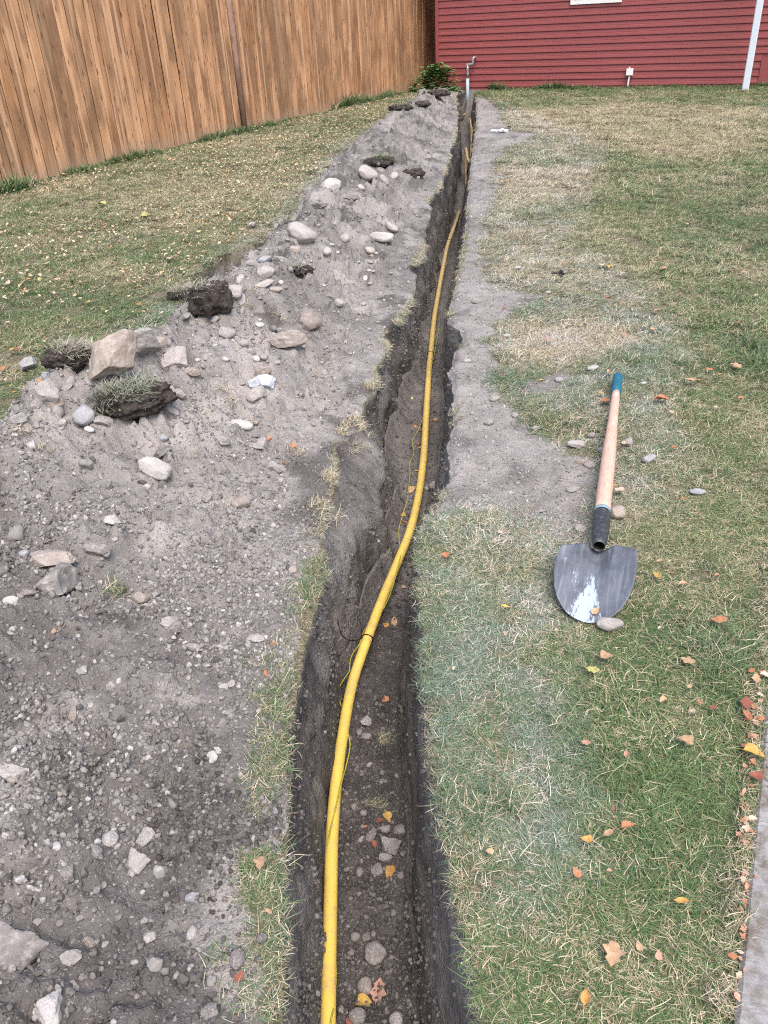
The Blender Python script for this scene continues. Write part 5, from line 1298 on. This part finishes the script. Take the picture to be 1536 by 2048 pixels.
LV = [
 (1208, 815, 30, 'orange', 'lobed', 'crumpled orange leaf touching the left of the shovel handle under the grip'), (1198, 798, 13, 'gold', 'ovate', 'small gold leaf above the crumpled orange leaf by the handle'),
 (1217, 757, 18, 'pink', 'ovate', 'pinkish leaf left of the top of the teal grip'), (1321, 812, 30, 'orange', 'ovate', 'orange curled leaf right of the shovel grip, larger of that area'),
 (1418, 752, 20, 'orange', 'lobed', 'orange-red leaf farther right of the shovel grip'), (1437, 760, 9, 'orange', 'ovate', 'tiny orange leaf next to the orange-red one'),
 (1473, 745, 26, 'tan', 'lobed', 'tan torn leaf at the far right above the pebble line'), (1462, 741, 12, 'pale', 'slim', 'pale curl touching the tan torn leaf'), (1383, 775, 34, 'tan', 'slim', 'long tan leaf curl between the two orange leaves'),
 (1478, 810, 14, 'orange', 'ovate', 'small orange leaf near the right border level with the grip'), (1428, 827, 10, 'pale', 'ovate', 'small whitish leaf below the long tan curl'), (1340, 837, 12, 'tan', 'ovate', 'small tan leaf under the larger orange leaf'),
 (1347, 909, 14, 'orange', 'tri', 'small orange leaf alone right of the grey angular stone'), (1246, 900, 18, 'pale', 'lobed', 'pale folded leaf under the round grey stone by the handle'), (1238, 995, 28, 'pale', 'lobed', 'torn pale leaf right of the handle above the large round stone'), (1228, 985, 14, 'gold', 'slim', 'gold sliver leaf beside the torn pale leaf'),
 (1363, 1012, 18, 'orange', 'slim', 'orange leaf below the smooth oval pebble in the grass'), (1202, 885, 9, 'orange', 'slim', 'tiny orange leaf left of the handle middle'), (1360, 750, 10, 'pale', 'ovate', 'whitish leaf above the larger orange leaf'),
 (1130, 537, 12, 'orange', 'ovate', 'orange leaf just above the black peg'), (1203, 539, 17, 'pale', 'ovate', 'pale leaf paired with a yellow one right of the peg'), (1216, 543, 14, 'yellow', 'ovate', 'yellow leaf paired with a pale one right of the peg'),
 (1318, 527, 12, 'red', 'ovate', 'small red leaf behind the tan leaf, far right of the peg'), (1324, 546, 18, 'tan', 'ovate', 'tan leaf in the grass far right of the peg'), (1488, 554, 18, 'tan', 'slim', 'thin tan leaf at the right border far up the lawn'),
 (1361, 598, 11, 'orange', 'ovate', 'small orange leaf alone in the middle right lawn'), (1511, 601, 14, 'pale', 'lobed', 'pale leaf at the right border above the weed tuft'), (1215, 607, 15, 'brown', 'ovate', 'brown leaf below the yellow and pale pair'), (1313, 631, 24, 'tan', 'slim', 'long tan leaf in the middle of the right lawn'),
 (1473, 656, 13, 'orange', 'tri', 'orange leaf above the dark green weed tuft'), (1173, 653, 12, 'gold', 'ovate', 'gold leaf above the dry yellow patch'), (1093, 690, 11, 'orange', 'ovate', 'small orange leaf on the dry yellow patch'), (1273, 667, 12, 'brown', 'slim', 'brown curl left of the pale triangular leaf'),
 (1303, 669, 15, 'tan', 'tri', 'pale triangular leaf in the middle right lawn'), (1246, 680, 11, 'orange', 'ovate', 'small orange leaf right of the dry yellow patch'), (1419, 717, 13, 'brown', 'ovate', 'brown leaf above the orange-red leaf on the right'), (1003, 763, 11, 'red', 'lobed', 'red leaf at the left end of the dark soil spot'), (1083, 762, 15, 'tan', 'slim', 'tan leaf scrap on the dark soil spot'),
 (893, 1126, 28, 'orange', 'lobed', 'red-orange lobed leaf on the grass close to the right trench rim'), (1001, 1080, 14, 'pale', 'lobed', 'pale leaf on the grass below the bare strip'), (1311, 1166, 30, 'yellow', 'slim', 'bright yellow long leaf right of the shovel blade'), (1316, 1138, 16, 'tan', 'slim', 'tan leaf just above the bright yellow long leaf'), (1337, 1138, 9, 'pale', 'slim', 'pale thin curl right of the tan leaf'),
 (1010, 1230, 20, 'yellow', 'slim', 'small yellow leaf left of the shovel tip'), (1190, 1238, 24, 'tan', 'tri', 'orange-tan leaf lying on the tip of the shovel blade'), (1436, 1257, 32, 'orange', 'ovate', 'big orange oval leaf far right of the shovel tip'), (1363, 1184, 18, 'tan', 'ovate', 'small tan leaf right of the bright yellow leaf'), (1430, 1167, 12, 'pink', 'ovate', 'small pinkish leaf up right of the tan leaf'), (1458, 1083, 13, 'tan', 'ovate', 'tan leaf near the right border level with the socket'),
 (1206, 1332, 34, 'tan', 'tri', 'orange-tan triangular leaf below the river stone'), (1184, 1357, 30, 'lime', 'lobed', 'yellow-green ragged leaf below the orange-tan triangular leaf'), (1009, 1283, 11, 'tan', 'ovate', 'small tan leaf left and below the shovel tip'), (908, 1354, 11, 'pale', 'ovate', 'small pale leaf near the right rim in the mid lawn'), (1272, 1170, 8, 'tan', 'slim', 'tiny tan sliver at the right side of the blade'),
 (1316, 1272, 12, 'pale', 'slim', 'white leaf curl right of the river stone'), (1170, 1503, 22, 'pink', 'lobed', 'pinkish lobed leaf in the middle of the near lawn'), (1250, 1526, 17, 'pink', 'ovate', 'pinkish rounded leaf right of the lobed one'), (1323, 1418, 20, 'tan', 'ovate', 'tan leaf, left one of the row of three'), (1395, 1421, 17, 'orange', 'slim', 'orange leaf, middle one of the row of three'), (1423, 1433, 18, 'brown', 'ovate', 'brown leaf, right one of the row of three'),
 (1380, 1441, 16, 'pale', 'tri', 'pale folded leaf below the row of three'), (1365, 1501, 36, 'tan', 'tri', 'large tan triangular leaf near the path'), (1488, 1425, 34, 'red', 'lobed', 'red-brown leaf at the path edge, upper of two'), (1490, 1447, 36, 'orange', 'slim', 'orange leaf at the path edge, lower of two'), (1503, 1526, 44, 'yellow', 'tri', 'big yellow triangular leaf at the path edge'),
 (1373, 1339, 32, 'tan', 'lobed', 'dry tan leaf rags right of the yellow-green leaf'), (1508, 1374, 26, 'tan', 'lobed', 'dry tan leaf at the upper end of the path edge'), (1376, 1390, 14, 'tan', 'ovate', 'tan leaf scrap above the row of three'),
 (1253, 1671, 28, 'orange', 'tri', 'orange-brown pointed leaf, upper right of the three near the middle'), (1213, 1686, 32, 'tan', 'slim', 'tan folded leaf between the two orange ones'), (1170, 1698, 26, 'gold', 'tri', 'brown-orange curled leaf, left of the three near the middle'), (1225, 1635, 12, 'red', 'ovate', 'small red leaf above the tan folded leaf'),
 (978, 1721, 20, 'tan', 'ovate', 'tan leaf close to the near right rim'), (1150, 1763, 26, 'orange', 'tri', 'orange triangular leaf in the near lawn'), (1216, 1760, 12, 'pink', 'ovate', 'faded leaf right of the orange triangular leaf'), (1358, 1821, 32, 'gold', 'slim', 'orange long leaf left of the path in the near lawn'), (1223, 1928, 58, 'tan', 'lobed', 'biggest tan torn leaf on the near lawn'), (1210, 1918, 22, 'brown', 'ovate', 'brown leaf under the biggest tan torn leaf'),
 (1275, 1912, 22, 'tan', 'ovate', 'small bright tan leaf right of the biggest torn leaf'), (1313, 1928, 22, 'pink', 'tri', 'pale pink leaf right of the small bright tan leaf'), (1168, 2013, 32, 'gold', 'ovate', 'orange-tan leaf at the near end of the lawn'), (1505, 1571, 30, 'red', 'tri', 'orange-red leaf lying on the concrete edge'), (1513, 2003, 32, 'orange', 'ovate', 'orange leaf on the near end of the concrete'),
 # soil side
 (525, 1745, 36, 'tan', 'lobed', 'tan crumpled leaf on the turf strip left of the pipe'), (478, 1957, 28, 'red', 'ovate', 'red-brown leaf in the near turf strip'), (533, 1350, 22, 'orange', 'slim', 'orange leaf curl against the left turf strip'), (548, 1290, 20, 'orange', 'slim', 'orange leaf scrap higher in the left turf strip'),
 (508, 1597, 14, 'tan', 'ovate', 'tan leaf in the turf strip, lower of two'), (508, 1579, 12, 'pale', 'ovate', 'pale leaf in the turf strip, upper of two'), (540, 1840, 20, 'tan', 'slim', 'tan leaf in the turf strip near the smooth dark stone'), (587, 893, 18, 'orange', 'ovate', 'bright orange leaf on the heap near the trench bank'), (540, 875, 24, 'orange', 'slim', 'brown curled leaf beside the pointed grey stone'), (568, 928, 10, 'brown', 'ovate', 'tiny brown leaf on the heap under the orange one'),
 (108, 1265, 24, 'tan', 'slim', 'tan wood chip on the left soil below the dark jagged rock'),
 # trench
 (780, 1748, 34, 'gold', 'tri', 'yellow triangular leaf on the trench floor'), (728, 2006, 42, 'yellow', 'ovate', 'black-veined yellow leaf on the near trench floor'), (757, 1983, 50, 'pink', 'lobed', 'pink-brown lobed leaf beside the black-veined yellow leaf'), (704, 2046, 34, 'red', 'ovate', 'glossy red leaf at the near end of the trench'),
 (776, 1637, 28, 'yellow', 'tri', 'pale yellow leaf above the stone pile in the trench'), (757, 1643, 20, 'red', 'lobed', 'dark red leaf left of the pale yellow leaf in the trench'), (748, 1690, 18, 'red', 'ovate', 'red-brown leaf left of the rough round trench stone'), (731, 1655, 14, 'orange', 'slim', 'orange scrap at the left of the stone pile'),
 (771, 1401, 18, 'orange', 'ovate', 'bright orange leaf on the trench floor above the whitish stone'), (789, 1246, 30, 'tan', 'slim', 'tan curled leaf right of the zip tie'), (772, 1252, 20, 'gold', 'ovate', 'brownish leaf touching the tan curled leaf'), (807, 1175, 12, 'tan', 'ovate', 'small tan leaf beside the pipe bend'), (806, 1031, 22, 'yellow', 'slim', 'yellow leaf under the tracer wire'), (813, 1047, 18, 'orange', 'slim', 'orange folded leaf touching the pipe above the bend'),
 (823, 982, 24, 'tan', 'tri', 'tan leaf under the tracer wire farther up'), (836, 943, 15, 'yellow', 'lobed', 'yellow split leaf left of the pipe'), (838, 889, 16, 'brown', 'lobed', 'dark brown leaf in the middle trench'), (842, 898, 16, 'yellow', 'slim', 'yellow sliver under the dark brown leaf'), (831, 855, 10, 'orange', 'ovate', 'small orange leaf left of the pipe in the middle trench'), (843, 862, 13, 'brown', 'ovate', 'brown leaf touching the left side of the pipe'),
 (869, 825, 16, 'brown', 'slim', 'brown rolled leaf right of the pipe'), (870, 841, 12, 'yellow', 'ovate', 'yellow leaf under the brown rolled leaf'), (875, 691, 9, 'red', 'ovate', 'small red leaf beside the far zip tie'), (824, 797, 10, 'lime', 'slim', 'pale green leaf scrap left of the pipe'),
 # left lawn, the bigger ones
 (205, 415, 20, 'lime', 'ovate', 'yellow-green leaf on the left lawn nearest to the fence'), (292, 436, 26, 'lime', 'lobed', 'largest yellow-green leaf in the middle of the left lawn'), (397, 471, 14, 'lime', 'ovate', 'yellow-green leaf on the left lawn near the heap'), (82, 567, 20, 'lime', 'slim', 'yellow-green leaf on the left lawn at the border of the view'), (0 + 8, 748, 20, 'orange', 'ovate', 'bright orange leaf on the lawn left of the bluish rock'), (36, 712, 16, 'brown', 'ovate', 'brown leaf just above the bluish rock'),
 (280, 618, 16, 'orange', 'ovate', 'orange-tan leaf on the lawn behind the big tan rock'), (130, 856, 0, None, None, None), (125, 458, 20, 'pale', 'slim', 'pale long leaf in the middle of the left lawn'), (340, 525, 22, 'pale', 'lobed', 'pale branched leaf on the lawn before the sod hollow'), (18, 576, 24, 'pale', 'slim', 'pale long leaf at the border of the left lawn'), (95, 535, 18, 'pale', 'slim', 'pale leaf left of the yellow-green one'), (308, 340, 14, 'pale', 'ovate', 'white leaf near the foot of the fence'), (732, 276, 8, 'lime', 'ovate', 'small yellow leaf on the far lawn by the heap'),
]
for t_ in LV:
    if t_[3] is None: continue
    leaf(*t_[:5], label=t_[5])
r_ = np.random.default_rng(88)
LLM = [(1208, 815, 'crumpled orange leaf by the shovel handle'), (1117, 556, 'black peg'), (1321, 812, 'larger orange leaf right of the grip'), (1500, 705, 'dark green weed tuft'), (1490, 232, 'white post foot line'), (1303, 669, 'pale triangular leaf in mid lawn'), (1006, 265, 'white plastic scraps'),
       (1215, 541, 'yellow and pale leaf pair'), (1324, 546, 'tan leaf far up the lawn'), (1488, 1436, 'two red-orange leaves at the path edge'), (1503, 1526, 'big yellow triangular leaf'), (1505, 1571, 'orange-red leaf on the concrete'), (1513, 2003, 'orange leaf at the near path end'), (1488, 1750, 'middle stretch of path edge litter'),
       (205, 415, 'yellow-green leaf nearest the fence'), (292, 436, 'largest yellow-green leaf'), (397, 471, 'yellow-green leaf near the heap'), (82, 567, 'yellow-green leaf by the left border'), (58, 735, 'bluish lone rock'), (142, 710, 'dry brown sod clump'), (238, 712, 'biggest tan-grey jagged rock'), (422, 592, 'cut sod block'),
       (480, 262, 'foot of the round fence post'), (650, 212, 'weed clump at the fence'), (340, 525, 'pale branched leaf'), (125, 458, 'pale long leaf in mid left lawn'), (308, 340, 'white leaf near the fence foot'), (505, 453, 'small grey stone on the grass'), (660, 374, 'large pale far boulder'), (20, 385, 'weeds at the near fence end')]
def near_label(px, py, w, cw, shape, noun='leaf'):
    a, b, nm = min(LLM, key=lambda q: math.hypot(q[0] - px, q[1] - py)); dx, dy = px - a, py - b; D_ = math.hypot(dx, dy)
    d_ = ('right of' if dx > 0 else 'left of') if abs(dx) > abs(dy) else ('in front of' if dy > 0 else 'behind')
    for q in ('just ' if D_ < 35 else ('a bit ' if D_ < 80 else 'well '),):
        for sz in (('tiny',) if w < 7 else ('small', 'little')):
            l_ = '%s %s %s%s %s%s the %s' % (sz, cw, {'slim': 'narrow ', 'ovate': 'oval ', 'lobed': 'ragged '}[shape], noun, q, d_, nm)
            if l_ not in SEEN and len(l_.split()) <= 16: SEEN.add(l_); return l_
    return None
def place_leaf(px, py, w, tn, kd, grp, lift=None):
    l_ = near_label(px, py, w, dict(tan='tan', pink='pinkish', pale='pale', orange='orange', brown='brown', gold='golden')[tn], kd)
    if l_ is None: return 0
    leaf(px, py, w, tn, kd, l_, grp, lift=lift); return 1
for k in range(80):                                # litter caught along the path edge
    py = r_.uniform(1340, 2040); px = np.interp(py, [1340, 1600, 2048], [1520, 1492, 1478]) + r_.normal(0, 9)
    place_leaf(px, py, r_.uniform(9, 22), ('tan', 'pink', 'pale', 'orange')[r_.integers(0, 4)], ('slim', 'ovate', 'lobed')[r_.integers(0, 3)], 'leaf scraps along the path edge', lift=.012 + r_.uniform(0, .014))
for k in range(26):
    px, py = r_.uniform(990, 1530), 215 + 600 * r_.uniform() ** 1.3
    place_leaf(px, py, r_.uniform(5, 10), ('tan', 'pale', 'orange', 'brown')[r_.integers(0, 4)], 'ovate', 'small leaves on the right lawn')
def left_px(r):
    py = r.uniform(225, 800) if r.uniform() < .55 else r.uniform(330, 520); top = lambda x: np.interp(x, [0, 410, 830], [395, 300, 200]); edge = np.interp(py, [200, 300, 420, 560, 640, 760, 830], [800, 690, 590, 420, 310, 150, 10])
    return r.uniform(0, max(edge - 15, 5)), py, top
k = 0
while k < 105:
    px, py, top = left_px(r_)
    if py < top(px) + 8: continue
    k += place_leaf(px, py, r_.uniform(5, 12) * (1 if py < 500 else 1.25), ('pale', 'pale', 'tan', 'pale', 'gold')[r_.integers(0, 5)], ('slim', 'ovate', 'ovate', 'lobed')[r_.integers(0, 4)], 'pale leaves on the left lawn', lift=.035)
def leaf_litter():
    lb = bpy.data.collections.new('leaf_library')
    m = mat_litter()
    for i in range(3):
        me = LM[('slim', 'ovate', 'lobed')[i]][i].copy(); me.materials.clear(); me.materials.append(m); lb.objects.link(bpy.data.objects.new('litter_shape_%d' % i, me))
    r = np.random.default_rng(99); n = 15000; y = 3.6 + 14 * r.uniform(0, 1, n) ** 1.2; x = r.uniform(-8.0, -3.2, n); k_ = (edgeL(y) - x) > np.interp(y, HU_Y, HU_U) + .1
    cl = fbm(x * 1.3, y * 1.3, o=3, seed=171) + .35 * sstep(6, 9, y) * (1 - sstep(11, 15, y)) > r.uniform(-.5, .7, n); x, y = x[k_ & cl], y[k_ & cl]; n = len(x)
    s = r.uniform(.014, .037, n)
    scatter('leaf_litter', np.stack([x, y, surf_z(x, y) + .038], -1), np.stack([r.uniform(-.5, .5, n), r.uniform(-.5, .5, n), r.uniform(0, 6.3, n)], -1), np.stack([s, s, s], -1), r.integers(0, 3, n), dict(tone=r.uniform(0, 1, n)), lb, 'countless tiny pale leaf bits strewn over the left lawn')
def mat_litter():
    n = NT('litter', .8, .2); return n.fin(n.ramp(n.attr('tone', 'INSTANCER'), [(0, (.34, .22, .12, 1)), (.5, (.50, .38, .25, 1)), (1, (.62, .53, .40, 1))]))
leaf_litter()

# ------------------------------------------------------------------ shrub
def shrub():
    g = np.array([-7.36, WY - .50, 0]); root = tag(empty('shrub', g), 'low leafy green shrub at the corner between fence and red building', 'shrub')
    r = np.random.default_rng(12); Vv, Q_, tn = [], [], []; mbs = MB()
    for k in range(22):
        a = r.uniform(0, 6.28); q = r.uniform(.05, .32); tip = np.array([math.cos(a) * q, math.sin(a) * q * .7, r.uniform(.15, .42)])
        mbs.tube([(0, 0, -.02), tuple(tip * [.5, .5, .6]), tuple(tip)], [.006, .004, .002], 5)
    for k in range(900):
        a = r.uniform(0, 6.28); e_ = r.uniform(.0, 1.45); rad = r.uniform(.75, 1.0) * (1 + .18 * math.sin(a * 3 + 1))
        c = np.array([math.cos(a) * math.cos(e_) * .37 * rad, math.sin(a) * math.cos(e_) * .28 * rad, math.sin(e_) * .44 * rad])
        c = c + (np.array([-.25, 0, -.06]) if r.uniform() < .25 else 0); c[2] = max(c[2], .02)
        o_ = c / (np.linalg.norm(c) + 1e-6); yaw = r.uniform(0, 6.28)
        for m_ in range(3):                        # three leaflets
            b = yaw + (m_ - 1) * 1.0; d_ = np.array([math.cos(b), math.sin(b), -.45]) + o_ * .8; d_ /= np.linalg.norm(d_); s_ = np.cross(d_, [0, 0, 1.]); s_ /= np.linalg.norm(s_) + 1e-6; L_ = r.uniform(.07, .11)
            n0 = len(Vv); Vv += [c, c + d_ * L_ * .5 + s_ * L_ * .3, c + d_ * L_, c + d_ * L_ * .5 - s_ * L_ * .3]; Q_.append((n0, n0 + 1, n0 + 2, n0 + 3)); t0 = r.uniform(0, 1); tn += [t0] * 4
    n = NT('shrub_leaf', .5, .4); t = n.attr('tn'); c = n.ramp(t, [(0, (.07, .16, .055, 1)), (.5, (.15, .30, .10, 1)), (.88, (.32, .46, .18, 1)), (.95, (.35, .22, .06, 1)), (1, (.40, .14, .06, 1))]); m = n.fin(c)
    me = mesh_np('foliage', np.array(Vv), np.array(Q_), m, False, dict(tn=tn)); link('foliage', me, root); root.scale = (1.12, 1, 1.08); mbs.build('stem', M['oldpost'], root)
shrub()

# ------------------------------------------------------------------ small finds
loc, nor = hit(1117, 556)
pg = tag(empty('black_peg', loc + Vector((0, 0, .03)), .5), 'small black plastic T-shaped peg lying on the far right lawn', 'peg')
mb = MB(); mb.tube([(-.05, .01, 0), (.02, 0, .006)], [.004, .010], 8); mb.build('spike', M['black'], pg, True)
mb = MB(); mb.tube([(.02, -.035, .004), (.02, .03, .008)], .009, 8); mb.build('bar', M['black'], pg, True)
for i, (a, b, w, lab) in enumerate(((988, 264, 12, 'smaller white plastic scrap on the far bare strip'), (1006, 265, 16, 'larger crumpled white plastic scrap on the far bare strip'))):
    loc, nor = hit(a, b); s = msize(loc, w); v = I2[0].copy(); v = v * (1 + .6 * fbm(v[:, 0] * 3 + i, v[:, 1] * 3, v[:, 2] * 3, o=2, seed=180 + i))[:, None] * [s * .6, s * .5, s * .35]
    o = link('plastic_scrap', mesh_np('plastic_scrap', v, I2[1], M['scrap'], False)); o.scale = (1, 1, .55); o.location = loc + Vector((0, 0, s * .2)); tag(o, lab, 'plastic scrap')
# little grass tufts on the soil, roots in the trench
def tufts():
    r = np.random.default_rng(21); P, Rt, S, ID, dr, du, to = [], [], [], [], [], [], []
    for (px, py, n, sp, s, d) in ((222, 1190, 5, .02, .9, .5), (85, 900, 3, .03, .6, .7), (590, 900, 5, .03, .7, .95), (712, 850, 10, .03, .9, .95), (740, 775, 8, .03, .9, .9), (460, 795, 4, .03, .8, .9), (700, 880, 6, .03, .9, .9), (640, 1010, 5, .03, .9, .9), (655, 960, 5, .02, .9, .9),
                                  (765, 1480, 4, .01, .7, .7), (750, 1610, 4, .012, .6, .6), (1500, 705, 14, .07, 1.7, .05), (1440, 1310, 16, .05, 1.3, .25), (500, 600, 6, .04, .9, .8), (940, 940, 0, .02, .9, .9), (845, 535, 5, .03, .9, .4), (905, 630, 6, .03, .9, .8), (840, 620, 5, .04, .9, .7), (980, 1620, 8, .05, 1.2, .4), (870, 1720, 0, 0, 0, 0), (55, 870, 3, .03, .8, .8), (560, 640, 3, .04, .9, .9)):
        for k in range(n):
            loc, nor = hit(px, py); x, y = loc.x + r.normal(0, sp), loc.y + r.normal(0, sp); l2, _ = drop(x, y)
            if abs(l2.z - loc.z) > .1: continue
            P.append(tuple(l2)); Rt.append((r.uniform(-.3, .3), r.uniform(-.3, .3), r.uniform(0, 6))); q = s * r.uniform(.8, 1.2); S.append((q, q, q)); ID.append(r.integers(9, 12)); dr.append(d); du.append(.2); to.append(.5)
    scatter('grass_tufts', P, Rt, S, ID, dict(dry=dr, dust=du, tone=to), lib, 'stray grass tufts sprouting on the dirt heap, lawn and trench rim')
tufts()
